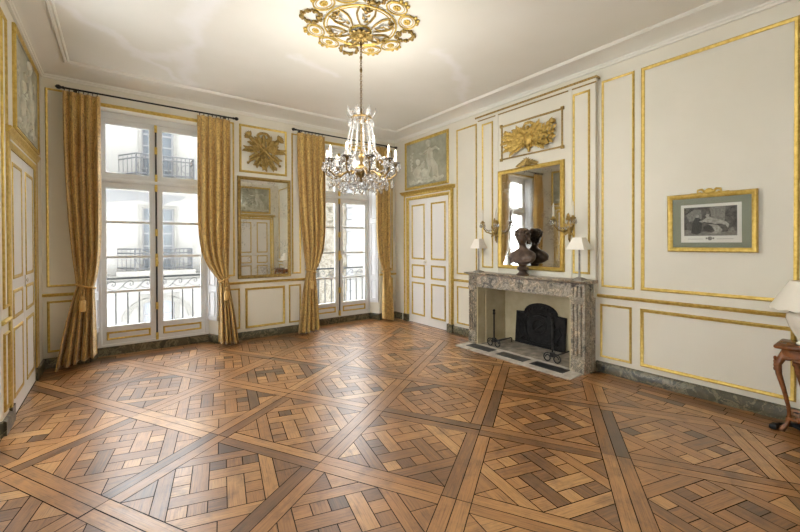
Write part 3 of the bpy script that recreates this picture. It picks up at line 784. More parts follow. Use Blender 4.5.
# ---------------------------------------------------------------- overdoor pictures: grisaille putti in low relief
def overdoor(T, u0, u1, v0, v1, label, flip=1, figs=True):
    loc = T((u0+u1)/2, v0, 0)
    t = thing('overdoor_painting', label, 'painting', loc)
    MB(T).frame(u0, u1, v0, v1, [(0, 0), (0, .02), (.010, .028), (.022, .024), (.034, .014), (.042, .018), (.05, .012), (.054, .004)]).build('picture_frame', 'gold', t)
    MB(T).frame(u0+.054, u1-.054, v0+.054, v1-.054, [(0, .004), (0, .016), (.012, .016), (.016, .008), (.045, .007), (.05, .006)]).build('painted_border', 'grisaille', t)
    w = MB(T); w.box(u0+.06, u1-.06, v0+.06, v1-.06, .0, .008)
    cv = w.build('canvas', 'grisaille', t, 0); w = MB(T)
    uc, vc = (u0+u1)/2, (v0+v1)/2
    def E(x, y, a, b, ang=0, n=.010):
        w.ell((uc+flip*x, vc+y, .008), (a, b, n), 12, 8, Matrix.Rotation(flip*ang, 3, 'Z'))
    def limb(pts, r):
        w.tube([(uc+flip*p[0], vc+p[1], .006) for p in pts], r, 8)
    def putto(x, y, s, lean, arms, legs):
        E(x, y, .075*s, .11*s, lean, .026*s); E(x-.02*s, y-.09*s, .07*s, .065*s, lean, .026*s)
        hx, hy = x-math.sin(lean)*.17*s, y+.175*s
        E(hx, hy, .055*s, .062*s, 0, .03*s); E(hx-.02*s, hy+.02*s, .05*s, .05*s, .4, .03*s)
        for a in arms: limb([(x+a[0][0]*s, y+a[0][1]*s), (x+a[1][0]*s, y+a[1][1]*s), (x+a[2][0]*s, y+a[2][1]*s)], [.028*s, .024*s, .016*s])
        for l in legs: limb([(x+l[0][0]*s, y+l[0][1]*s), (x+l[1][0]*s, y+l[1][1]*s), (x+l[2][0]*s, y+l[2][1]*s)], [.042*s, .034*s, .018*s])
    putto(.12, .13, 1.05, .15, [((-.05, .06), (-.17, .02), (-.27, .05)), ((.05, .06), (.15, .08), (.24, .02))], [((-.02, -.12), (.0, -.24), (-.05, -.36)), ((.05, -.12), (.10, -.25), (.09, -.38))])
    putto(-.22, -.14, .95, -.1, [((.05, .06), (.13, .1), (.2, .17)), ((-.05, .06), (-.12, -.02), (-.06, -.1))], [((.02, -.12), (.12, -.13), (.14, -.24)), ((-.04, -.12), (-.02, -.2), (-.10, -.23))])
    putto(-.02, -.19, .8, .3, [((-.05, .06), (-.12, .03), (-.16, .1)), ((.05, .05), (.12, 0), (.12, -.1))], [((.02, -.1), (.12, -.1), (.2, -.15)), ((0, -.1), (.06, -.15), (.0, -.2))])
    for k in range(9):
        limb([(.16+.02*k, .1-.06*k*.4), (.22+.014*k, -.05-.03*k), (.20+.02*k, -.22-.015*k)], [.006, .016, .006])
    for k in range(14): E(-.42+.066*k, -.335+.018*math.sin(k*2.1), .05, .03, .3*math.sin(k), .014)
    for k in range(10): E(-.4+.03*math.sin(k*3), -.1+.035*k, .035, .018, k*1.1, .008)
    w.build('painted_figures', 'grisaillelight', t, 60)
overdoor(TR, 4.672, 5.875, 2.512, 3.424, 'gilt-framed grey relief painting of children over the double door near the fireplace', -1)
overdoor(TL, 4.70, 5.93, 2.512, 3.445, 'gilt-framed grey relief painting of children over the left wall door', 1)
overdoor(TB, 3.14, 4.24, 2.512, 3.40, 'gilt-framed grey relief painting over the door reflected in the tall mirror', 1)

# ---------------------------------------------------------------- curtains, rods
def sstep(t): t = max(0, min(1, t)); return t*t*(3-2*t)
def curtain(label, ot, it, oc, ic, ob, ib, zt=3.345, ztie=.97, hem=(.015, .10), seed=1, bow=0):
    rn = random.Random(seed)
    s = 1 if it > ot else -1
    root = thing('curtain', label, 'curtain', ((ot+it)/2, 6.1, 0), 'gold brocade curtains')
    NU, NV, nf = 120, 80, 4.6
    ph = [rn.random()*6 for _ in range(4)]
    vs, fs, uv = [], [], []
    for j in range(NV+1):
        t = j/NV
        for i in range(NU+1):
            a = i/NU; hz = hem[0]+(hem[1]-hem[0])*a
            z = zt+(hz-zt)*t
            if z >= ztie:
                q = (zt-z)/(zt-ztie)
                o = ot+(oc-ot)*q**2.2; n = it+(ic-it)*max(0, (q-.45)/.55)**4.5+s*bow*math.sin(PI*q)
                amp = .026+.018*sstep(q*3)-.026*sstep((q-.8)/.2); yc = 6.09-.02*q
            else:
                q = (ztie-z)/ztie
                o = oc+(ob-oc)*q**.8; n = ic+(ib-ic)*q**.75
                amp = .022+.05*sstep(q*1.4); yc = 6.07-.06*q
            drift = .12*math.sin(2.2*t+ph[0])
            warp = a+.018*math.sin(2*PI*a*2+ph[1]+t*1.5)
            f = math.sin(2*PI*nf*(warp+drift*.1)+ph[2])
            f = (abs(f)**.75)*(1 if f > 0 else -1)+.30*math.sin(2*PI*nf*.5*a+ph[3]+t*2)*sstep(t*4)
            if j <= 3: f = math.copysign(abs(f)**.5, f)*.8
            x = o+(n-o)*(a+.35/nf/6*math.sin(4*PI*nf*a+ph[2]))
            y = yc-amp*f
            if z >= ztie: y += -.03*math.exp(-((z-ztie-.08)/.12)**2)*math.sin(PI*a)
            vs.append((x, y, z)); uv.append((a*1.35*1.0, z))
    for j in range(NV):
        for i in range(NU):
            k = j*(NU+1)+i; fs.append((k, k+1, k+NU+2, k+NU+1))
    w = MB(); w.add(vs, fs); p = w.build('drape', 'curtain', root, 180, uv)
    md = p.modifiers.new('thickness', 'SOLIDIFY'); md.thickness = .004; md.offset = 0
    # tieback cord and tassel
    w = MB(); cxx = (oc+ic)/2; hw = abs(ic-oc)/2+.012
    w.tube([(cxx+hw*math.cos(k*PI/10), 6.068+.062*math.sin(k*PI/10), ztie+.012+s*-.03*math.cos(k*PI/10)) for k in range(20)], .012, 7, True)
    tb = w.build('tieback', 'tassel', root)
    w = MB(); tx = oc+(ic-oc)*.35; ty = 5.985
    w.tube([(tx, 6.0, ztie+.01), (tx-.012, ty, ztie-.05), (tx-.006, ty, ztie-.10)], .006, 6); w.tube([(tx+.004, 6.0, ztie+.01), (tx+.018, ty, ztie-.05), (tx+.006, ty, ztie-.10)], .006, 6)
    w.lathe([(.006, 0), (.022, -.012), (.026, -.03), (.018, -.05), (.030, -.06), (.034, -.075), (.036, -.19), (.0, -.192)], (tx, ty, ztie-.095), 14)
    w.build('tassel', 'tassel', tb)
    for k in range(8):
        x = ot+(it-ot)*(k+.4)/8
        w = MB(); w.tube([(x, 6.1+.02*math.sin(a), 3.372+.024*math.cos(a)) for a in [i*2*PI/12 for i in range(12)]], .0035, 5, True)
        w.build('curtain_ring', 'rodblack', root)
    return root
curtain('gold brocade curtain at the far left, beside the left wall door', -.52, -.165, -.405, -.24, -.60, -.215, hem=(.015, .12), seed=2)
curtain('gold brocade curtain on the right side of the left window, left of the tall mirror', 1.365, .925, 1.318, 1.20, 1.44, 1.175, ztie=.96, hem=(.012, .05), seed=3)
curtain('gold brocade curtain right of the tall mirror, on the left side of the chandelier window', 2.40, 2.895, 2.55, 2.70, 2.38, 2.76, ztie=1.02, hem=(.012, .05), seed=4, bow=-.0)
curtain('gold brocade curtain behind the chandelier, next to the double door', 4.275, 3.945, 4.26, 4.09, 4.27, 4.04, ztie=.97, hem=(.012, .06), seed=5)
def rod(x0, x1, label):
    t = thing('curtain_rod', label, 'curtain rod', ((x0+x1)/2, 6.1, 3.396), 'curtain rods')
    w = MB(); w.tube([(x0, 6.1, 3.385), (x1, 6.1, 3.385)], .011, 10); w.build('pole', 'rodblack', t)
    for x, s in ((x0, -1), (x1, 1)):
        w = MB(); w.lathe([(.012, 0), (.02, s*.012), (.013, s*.025), (.027, s*.05), (.024, s*.07), (.008, s*.085), (0, s*.088)], (x, 6.1, 3.385), 12, 'x'); w.build('finial', 'rodblack', t)
    for x in (x0+.09, x1-.09):
        w = MB(); w.tube([(x, 6.1, 3.385), (x, 6.16, 3.37), (x, YW-.002, 3.36)], .008, 7); w.box(x-.018, x+.018, YW-.008, YW, 3.31, 3.41)
        w.build('bracket', 'rodblack', t)
rod(-.50, 1.40, 'thin black curtain rod over the left window'); rod(2.40, 4.38, 'thin black curtain rod over the right window behind the chandelier')

# ---------------------------------------------------------------- ceiling medallion
MC = (1.905, 3.20)
cm = thing('ceiling_medallion', 'round white and gilt plaster medallion on the ceiling above the chandelier', 'ceiling medallion', (MC[0], MC[1], 3.612))
TC = lambda u, v, n: (MC[0]+u, MC[1]+v, 3.612-n)
w = MB(TC)
loops = []
for r, n in ((.36, 0), (.36, .012), (.33, .018), (.30, .014), (.2, .035), (.08, .06), (.03, .065), (0.002, .066)):
    loops.append([(r*(1-.015*(k % 2))*math.cos(2*PI*k/72), r*(1-.015*(k % 2))*math.sin(2*PI*k/72), n) for k in range(72)])
w.loft(loops); w.build('fluted_disc', 'ceiling', cm)
def ringtube(w, R_, n, r, seg=64, cx=0, cy=0, b=None):
    b = b or R_
    w.tube([(cx+R_*math.cos(2*PI*k/seg), cy+b*math.sin(2*PI*k/seg), n) for k in range(seg)], r, 7, True)
w = MB(TC); ringtube(w, .345, .016, .010); ringtube(w, .318, .02, .005); ringtube(w, .10, .06, .012, 32)
w.build('gilt_ring', 'gold', cm)
for k in range(6):
    a = 2*PI*k/6+.2; c, s = math.cos(a), math.sin(a); w = MB(TC)
    P = lambda r, t, n: (r*c-t*s, r*s+t*c, n)
    for g in (-1, 1):
        w.tube([P(.32, g*.075, .02), P(.24, g*.085, .035), P(.17, g*.06, .05), P(.12, g*.025, .065)], [.009, .010, .009, .006], 7)
        w.tube([P(.30, g*.05, .02), P(.29, g*.02, .035), P(.305, 0, .04)], .009, 6)
    for q in range(4):
        w.leaf(P(.14+.045*q, 0, .045), P(1, (-1)**q*.5, 0), (0, 0, 1), .065, .034, .5)
    w.ell(P(.315, 0, .03), (.022, .022, .016), 8, 6)
    w.build('acanthus_scroll', 'oldgold', cm)
w = MB(TC); rn = random.Random(9)
for k in range(14):
    a = 2*PI*k/14; w.leaf((.03*math.cos(a), .03*math.sin(a), .075), (math.cos(a), math.sin(a), .2), (0, 0, 1), .10, .05, .5)
w.lathe([(.05, .06), (.055, .085), (.04, .11), (.02, .12), (0, .125)], (0, 0, 0), 16)
w.build('central_boss', 'oldgold', cm)
for k in range(12):
    a = 2*PI*k/12+.26; c, s = math.cos(a), math.sin(a); P = lambda r, t, n: (r*c-t*s, r*s+t*c, n)
    if k % 3 != 2:
        w = MB(TC); cx, cy = .45*c, .45*s; E = Matrix.Rotation(a, 3, 'Z')
        def el(ra, rb, n, r):
            w.tube([P(.455+ra*math.cos(2*PI*j/28), rb*math.sin(2*PI*j/28), n) for j in range(28)], r, 7, True)
        el(.080, .108, .014, .0075); el(.058, .082, .010, .004)
        for j in range(8):
            b = 2*PI*j/8; w.ell(P(.455+.022*math.cos(b), .028*math.sin(b), .012), (.014, .014, .012), 7, 5)
        w.ell(P(.455, 0, .018), .012, 7, 5)
        for j in range(3): w.ell(P(.545+.016*(j == 1), (j-1)*.05, .012), (.018, .018, .012), 8, 5)
        w.ell(P(.565, 0, .012), (.012, .012, .010), 7, 5)
        o = w.build('oval_rosette', 'gold', cm)
        MB(TC).loft([[P(.455+.08*math.cos(2*PI*j/28), .108*math.sin(2*PI*j/28), n) for j in range(28)] for n in (0, .008)]).build('oval_ground', 'ceiling', o)
    else:
        w = MB(TC)
        for j in range(26):
            b = 2*PI*j/26; r = .082+.008*math.sin(j*2.4)
            w.ell(P(.465+r*math.cos(b), 1.15*r*math.sin(b), .014), .015+.005*math.sin(j*1.9), 7, 5)
        w.ell(P(.40, 0, .015), (.03, .03, .015)); w.ell(P(.56, .03, .015), .018, 7, 5); w.ell(P(.56, -.03, .015), .018, 7, 5)
        w.build('garland_loop', 'oldgold', cm)

# ---------------------------------------------------------------- chandelier
CH = Vector((1.91, 3.20, 0))
ch = thing('chandelier', 'crystal and brass candle chandelier hanging on a chain from the ceiling medallion', 'chandelier', (CH.x, CH.y, 2.02))
TH_ = lambda u, v, n: (CH.x+u, CH.y+v, n)
w = MB(TH_); z = 3.49; k = 0
while z > 2.78:
    a = (k % 2)*PI/2; h = .024
    w.tube([(.010*math.cos(t)*math.cos(a), .010*math.cos(t)*math.sin(a), z-h/2+h*.62*math.sin(t)) for t in [i*2*PI/10 for i in range(10)]], .0032, 5, True)
    z -= h*.92; k += 1
for z in (3.30, 3.18, 3.42): w.ell((0, 0, z), (.014, .014, .022), 8, 6)
w.build('chain', 'brass', ch)
w = MB(TH_); w.lathe([(.0, 2.80), (.008, 2.79), (.008, 2.72), (.02, 2.70), (.008, 2.68), (.007, 2.40), (.018, 2.37), (.03, 2.34), (.018, 2.31), (.012, 2.28), (.05, 2.245), (.062, 2.22), (.045, 2.17), (.022, 2.13), (.014, 2.11), (.02, 2.10), (0, 2.09)], (0, 0, 0), 16)
w.build('stem', 'brass', ch)
w = MB(TH_); ringtube(w, .095, 2.715, .010, 28); ringtube(w, .13, 2.43, .005, 32)
for k in range(8):
    a = 2*PI*k/8; c, s = math.cos(a), math.sin(a)
    w.tube([(.02*c, .02*s, 2.70), (.06*c, .06*s, 2.69), (.095*c, .095*s, 2.715)], .004, 5)
    pass
w.build('crown', 'brass', ch)
for k in range(8):
    a = 2*PI*k/8; c, s = math.cos(a), math.sin(a); w = MB(TH_)
    w.leaf((.095*c, .095*s, 2.71), (c*.35, s*.35, 1), (c, s, 0), .10, .045, .5); w.build('crown_leaf', 'crystal', ch)
def gem(w, c, r, h=1.3): # faceted bead
    x, y, z = c
    pr = [(0, r*h), (r*.75, r*.6), (r, 0), (r*.75, -r*.6), (0, -r*h)]
    k = len(w.v); vs = []; fs = []
    for i, (q, t) in enumerate(pr):
        for j in range(6): vs.append((x+q*math.cos(j*PI/3), y+q*math.sin(j*PI/3), z+t))
    for i in range(4):
        for j in range(6): fs.append((i*6+j, i*6+(j+1) % 6, (i+1)*6+(j+1) % 6, (i+1)*6+j))
    w.add(vs, fs)
def drop(w, x, y, z, h, wd):   # flat faceted pear pendant, top at z
    vs = []; fs = []
    pr = [(0, 0, 0), (.18, .12, -.25), (.5, .22, -.62), (.42, .2, -.82), (0, 0, -1)]
    for q, d, t in pr:
        for j in range(8): vs.append((x+wd*q*math.cos(j*PI/4), y+wd*q*.8*math.sin(j*PI/4), z+h*t))
    for i in range(4):
        for j in range(8): fs.append((i*8+j, i*8+(j+1) % 8, (i+1)*8+(j+1) % 8, (i+1)*8+j))
    w.add(vs, fs)
def copies(o, n, name_children=True, a0=0):     # turn copies of a part (and its sub-parts) about the stem
    out = [o]
    kids = list(o.children)
    for k in range(1, n):
        c = o.copy(); col.objects.link(c); c.parent = o.parent
        c.rotation_euler = (0, 0, 2*PI*k/n)
        for g in kids:
            d = g.copy(); col.objects.link(d); d.parent = c
        out.append(c)
    return out
# strings of beads from the crown down
w = MB(TH_)
for k in range(15):
    t = k/14; r = .095+.035*sstep(t*1.2); gem(w, (r, 0, 2.695-.27*t), .0095)
for k in range(9):
    t = k/8; gem(w, (.13+.20*t**1.2, 0, 2.42-.15*math.sin(t*PI/2)-.0*t), .0115)
st = w.build('bead_string', 'crystal', ch, 0)
copies(st, 13)
for q in ((.115, .0, 2.70, .075, .030), (.09, .02, 2.80, .055, .024)):
    w = MB(TH_); drop(w, *q); copies(w.build('crystal_drop', 'crystal', ch, 0), 12)
TL_ = lambda u, v, n: (CH.x+u, CH.y+v, n-.04)
# arms with candles
NA = 10; RA = .332
w = MB(TL_)
w.tube([(.04, 0, 2.20), (.10, 0, 2.235), (.16, 0, 2.22), (.22, 0, 2.175), (.28, 0, 2.165), (.34, 0, 2.21), (RA, 0, 2.29)], .0075, 7)
w.tube([(.22, 0, 2.178), (.20, 0, 2.20), (.215, 0, 2.215), (.23, 0, 2.205)], .005, 6)
w.lathe([(.008, 2.28), (.02, 2.292), (.026, 2.31), (.016, 2.315), (0, 2.316)], (RA, 0, 0), 12)
arm = w.build('arm', 'brass', ch)
w = MB(TL_); w.lathe([(.010, 2.296), (.03, 2.302), (.048, 2.318), (.046, 2.322), (.012, 2.306)], (RA, 0, 0), 14); w.build('drip_pan', 'crystal', arm)
w = MB(TL_); w.lathe([(.0155, 2.312), (.0155, 2.372), (.006, 2.376), (0, 2.376)], (RA, 0, 0), 12); w.build('candle', 'candle', arm)
w = MB(TL_); w.lathe([(.006, 2.375), (.012, 2.39), (.013, 2.40), (.008, 2.425), (.002, 2.445), (0, 2.446)], (RA, 0, 0), 12); w.build('bulb', 'bulb', arm)
for q in [(RA+.043*math.cos(j*PI/3), .043*math.sin(j*PI/3), 2.312, .085 if j % 2 else .065, .034) for j in range(6)]+[(.16, 0, 2.215, .09, .036), (.25, 0, 2.165, .085, .036), (.30, .0, 2.165, .10, .042)]:
    w = MB(TL_); drop(w, *q); w.build('crystal_drop', 'crystal', arm, 0)
copies(arm, NA)
# swags between the arms and down to the bottom
w = MB(TL_); A = Vector((RA, 0, 0)); B = Vector((RA*math.cos(2*PI/NA), RA*math.sin(2*PI/NA), 0))
for k in range(13):
    t = (k+.5)/13; p = A.lerp(B, t)*1.0; gem(w, (p.x, p.y, 2.275-.09*math.sin(PI*t)), .0105)
copies(w.build('bead_swag', 'crystal', ch, 0), NA)
w = MB(TL_)
for k in range(15):
    t = (k+.5)/15; r = RA*(1-t)+.05*t; gem(w, (r, 0, 2.27-.10*t-.125*math.sin(PI*t)), .0115)
copies(w.build('bead_festoon', 'crystal', ch, 0), NA)
w = MB(TL_); ringtube(w, .05, 2.145, .006, 20); w.build('lower_ring', 'brass', ch)
for q in ((.05, 0, 2.14, .085, .034), (.10, .02, 2.13, .08, .032), (.19, .04, 2.10, .08, .032)):
    w = MB(TL_); drop(w, *q); copies(w.build('crystal_drop', 'crystal', ch, 0), 10)
w = MB(TL_); w.ell((0, 0, 2.045), (.026, .026, .03), 10, 6); gem(w, (0, 0, 2.085), .016); w.build('bottom_ball', 'crystal', ch, 0)
for k in range(NA):
    a = 2*PI*k/NA; l = bpy.data.lights.new('bulb_light', 'POINT'); l.energy = BULB_W; l.color = (1, .96, .88); l.shadow_soft_size = .02
    o = bpy.data.objects.new('bulb_light', l); col.objects.link(o); o.parent = ch; o.location = (RA*math.cos(a), RA*math.sin(a), 2.47-2.02)

# ---------------------------------------------------------------- bust on the mantel
def bust():
    x, y, z = 4.30, 3.075, 1.066
    t = thing('bust', 'dark bronze bust of a woman with curled hair on the mantel', 'sculpture', (x, y, z))
    w = MB(); w.lathe([(.082, 0), (.084, .016), (.070, .024), (.050, .045), (.046, .056), (.058, .068), (.072, .082), (.072, .104), (.056, .116), (.046, .124), (.06, .146), (.062, .156), (0, .156)], (x, y, z), 28)
    w.build('socle', 'bronze', t)
    yaw = -.12; ca, sa = math.cos(yaw), math.sin(yaw)
    rings = [(.145, .055, .05, 0, 0), (.158, .10, .07, 0, -.006), (.18, .15, .092, 0, -.012), (.215, .188, .10, 0, -.014), (.255, .200, .096, 0, -.010), (.287, .190, .084, 0, -.003), (.312, .158, .07, 0, .004), (.335, .110, .06, 0, .008), (.355, .064, .054, 0, .008),
             (.375, .046, .048, 0, .004), (.40, .043, .046, 0, -.002), (.425, .045, .05, 0, -.012), (.438, .048, .062, 0, -.016), (.455, .056, .076, 0, -.016), (.48, .064, .085, 0, -.013), (.515, .070, .092, 0, -.008), (.55, .071, .092, 0, -.004), (.58, .062, .084, 0, 0), (.605, .044, .06, 0, .003), (.618, .02, .03, 0, .004)]
    w = MB(); loops = []
    for h, a, b, dy, dx in rings:
        l = []
        for k in range(40):
            th = 2*PI*k/40; c, sn = math.cos(th), math.sin(th)
            px, py = -b*c+dx, a*sn
            if h > .43:
                if .80 < c < .985: px += .013*math.exp(-((h-.517)/.014)**2)
                if c > .9: px -= .005*math.exp(-((h-.545)/.02)**2)
                px, py = px*ca+py*sa, py*ca-px*sa
            elif h < .33 and c > .2:
                px -= .022*math.exp(-((abs(sn)-.45)/.22)**2)*math.exp(-((h-.215)/.04)**2)
            l.append((x+px, y+py, z+h))
        loops.append(l)
    w.loft(loops)
    def hp(px, py, pz): return (x+px*ca+py*sa, y+py*ca-px*sa, z+pz)
    w.tube([hp(-.096, 0, .53), hp(-.109, 0, .505), hp(-.117, 0, .489), hp(-.100, 0, .482)], [.007, .009, .013, .006], 8)
    w.ell(hp(-.096, 0, .462), (.010, .020, .0055), 8, 6); w.ell(hp(-.094, 0, .453), (.010, .017, .006), 8, 6); w.ell(hp(-.084, 0, .434), (.018, .022, .015), 8, 6)
    for q in (-1, 1):
        w.ell(hp(-.088, q*.029, .514), (.010, .014, .008), 8, 6); w.tube([hp(-.101, q*.012, .534), hp(-.098, q*.032, .538), hp(-.082, q*.05, .530)], [.005, .006, .004], 6)
        w.ell(hp(-.012, q*.070, .50), (.018, .008, .026), 8, 6)
    w.build('figure', 'bronze', t, 70)
    w = MB(); rn = random.Random(4)
    w.ell(hp(.014, 0, .562), (.092, .080, .066), 14, 10); w.ell(hp(-.035, 0, .592), (.055, .072, .038), 12, 8)
    for k in range(14): w.ell(hp(-.075+.012*(k % 3), -.06+.12*(k/13), .578+.022*math.sin(PI*k/13)), .018, 8, 6)
    for k in range(150):
        a = rn.random()*2*PI; el = rn.random()*1.95-.75
        d = Vector((math.cos(a)*math.cos(el), math.sin(a)*math.cos(el), math.sin(el)))
        if -d.x > (.30 if el > 0 else -.1) and el < .72: continue
        r_ = .015+.007*rn.random()
        w.ell(hp(.004+d.x*.092, d.y*.080, .540+d.z*.078), (r_, r_, r_*.9), 8, 6)
    for q in (-1, 1):
        for k in range(7): w.ell(hp(-.05+.017*k, q*(.072+.008*(k % 2)), .548-.020*k), .020, 8, 6)
    w.ell(hp(.10, 0, .545), (.04, .042, .042), 10, 8)
    w.build('hair', 'bronze', t)
    w = MB()
    for k in range(5):
        w.tube([(x-.06-.055*math.sin(PI*q), y-.165+.33*q, z+.175+.013*k+.07*abs(q-.45)) for q in [i/10 for i in range(11)]], [.005]+[.010]*9+[.005], 7)
    w.ell((x-.105, y+.09, z+.19), (.018, .026, .03), 8, 6); w.leaf((x-.1, y+.08, z+.19), (-.2, .4, .6), (-1, 0, 0), .07, .04)
    w.build('drapery', 'bronze', t)
bust()

# ---------------------------------------------------------------- wall sconces
def sconce(y, label):
    X0 = XR-.06
    t = thing('wall_sconce', label, 'sconce', (X0, y, 1.62), 'gilt sconces beside the mirror')
    w = MB(lambda u, v, n: (X0-n, y+u, v))
    w.lathe([(.0, 0)] if False else [(.03, 0), (.034, .012), (.02, .022), (0, .024)], (0, 1.70, 0), 12)
    w.tube([(0, 1.50, .012), (.004, 1.54, .025), (-.004, 1.60, .03), (0, 1.66, .03), (0, 1.74, .03), (0, 1.80, .022)], [.004, .014, .018, .024, .026, .010], 9)
    for s in (-1, 1):
        w.leaf((0, 1.66, .025), (s*.6, .8, .1), (0, 0, 1), .11, .045, .4); w.leaf((0, 1.64, .03), (s*.7, -.6, .1), (0, 0, 1), .09, .04, .4)
        w.ell((s*.03, 1.79, .03), (.018, .022, .015), 8, 6)
    w.leaf((0, 1.76, .03), (0, 1, .1), (0, 0, 1), .1, .05, .4)
    w.build('back_plate', 'oldgold', t)
    for s in (-1, 1):
        T = lambda u, v, n, s=s: (X0-n, y+s*u, v)
        w = MB(T); w.tube([(.0, 1.66, .03), (.04, 1.63, .08), (.09, 1.655, .13), (.12, 1.71, .155), (.105, 1.75, .16), (.125, 1.775, .17)], [.012, .010, .010, .009, .008, .007], 7)
        w.leaf((.06, 1.645, .10), (.7, .6, .3), (0, 1, 0), .07, .03, .5)
        for k in range(6): w.ell((.125+.026*math.cos(k), 1.785, .17+.026*math.sin(k)), .009, 6, 5)
        a = w.build('arm', 'oldgold', t)
        w = MB(); c = T(.125, 0, .17)
        w.lathe([(.008, 1.775), (.032, 1.786), (.036, 1.796), (.014, 1.792), (.018, 1.806), (.014, 1.818), (0, 1.82)], (c[0], c[1], 0), 14); w.build('drip_pan', 'oldgold', a)
        w = MB(); w.lathe([(.0125, 1.815), (.0125, 1.93), (.004, 1.934), (0, 1.934)], (c[0], c[1], 0), 12); w.lathe([(.004, 1.93), (.010, 1.945), (.006, 1.975), (0, 1.99)], (c[0], c[1], 0), 10); w.build('candle', 'candle', a)
        w = MB()
        for k in range(5):
            b = 2*PI*k/5; drop(w, c[0]+.033*math.cos(b), c[1]+.033*math.sin(b), 1.785, .07, .028)
        w.build('pan_drops', 'crystal', a, 0)
    w = MB(lambda u, v, n: (X0-n, y+u, v))
    w.tube([(-.12, 1.72, .15)]+[(-.12+.24*k/8, 1.72-.05*math.sin(PI*k/8), .15+.02*math.sin(PI*k/8)) for k in range(1, 8)]+[(.12, 1.72, .15)], .003, 5)
    w2 = MB()
    for k in range(1, 8): gem(w2, (X0-.15-.02*math.sin(PI*k/8), y-.12+.24*k/8, 1.72-.05*math.sin(PI*k/8)), .011)
    w2.build('bead_swag', 'crystal', t, 0)
sconce(3.61, 'gilt two-arm candle sconce left of the fireplace mirror above the left mantel lamp')
sconce(2.49, 'gilt two-arm candle sconce right of the fireplace mirror above the right mantel lamp')

# ---------------------------------------------------------------- lamps on the mantel
def mantel_lamp(y, label, a=.108, b=.05):
    x, z = 4.29, 1.066
    t = thing('table_lamp', label, 'lamp', (x, y, z), 'lamps on the mantel')
    w = MB(); q = math.sqrt(2)
    sq = lambda h, a: [(x-a, y-a, z+h), (x+a, y-a, z+h), (x+a, y+a, z+h), (x-a, y+a, z+h)]
    w.loft([sq(0, .058), sq(.010, .058), sq(.016, .05), sq(.024, .036), sq(.032, .02)])
    w.build('base', 'lampstem', t, 20)
    w = MB(); w.lathe([(.016, .03), (.011, .05), (.010, .33), (.013, .34), (.006, .35), (.004, .47), (0, .47)], (x, y, z), 12); w.build('stem', 'lampstem', t)
    w = MB()
    w.loft([sq(.352, a), sq(.354, a), sq(.492, b), sq(.492, b-.006), sq(.356, a-.006), sq(.352, a-.006)], True, False)
    w.build('lamp_shade', 'shade', t, 20)
mantel_lamp(3.83, 'small square-shaded lamp at the left end of the mantel', .088, .042)
mantel_lamp(2.30, 'small square-shaded lamp at the right end of the mantel')

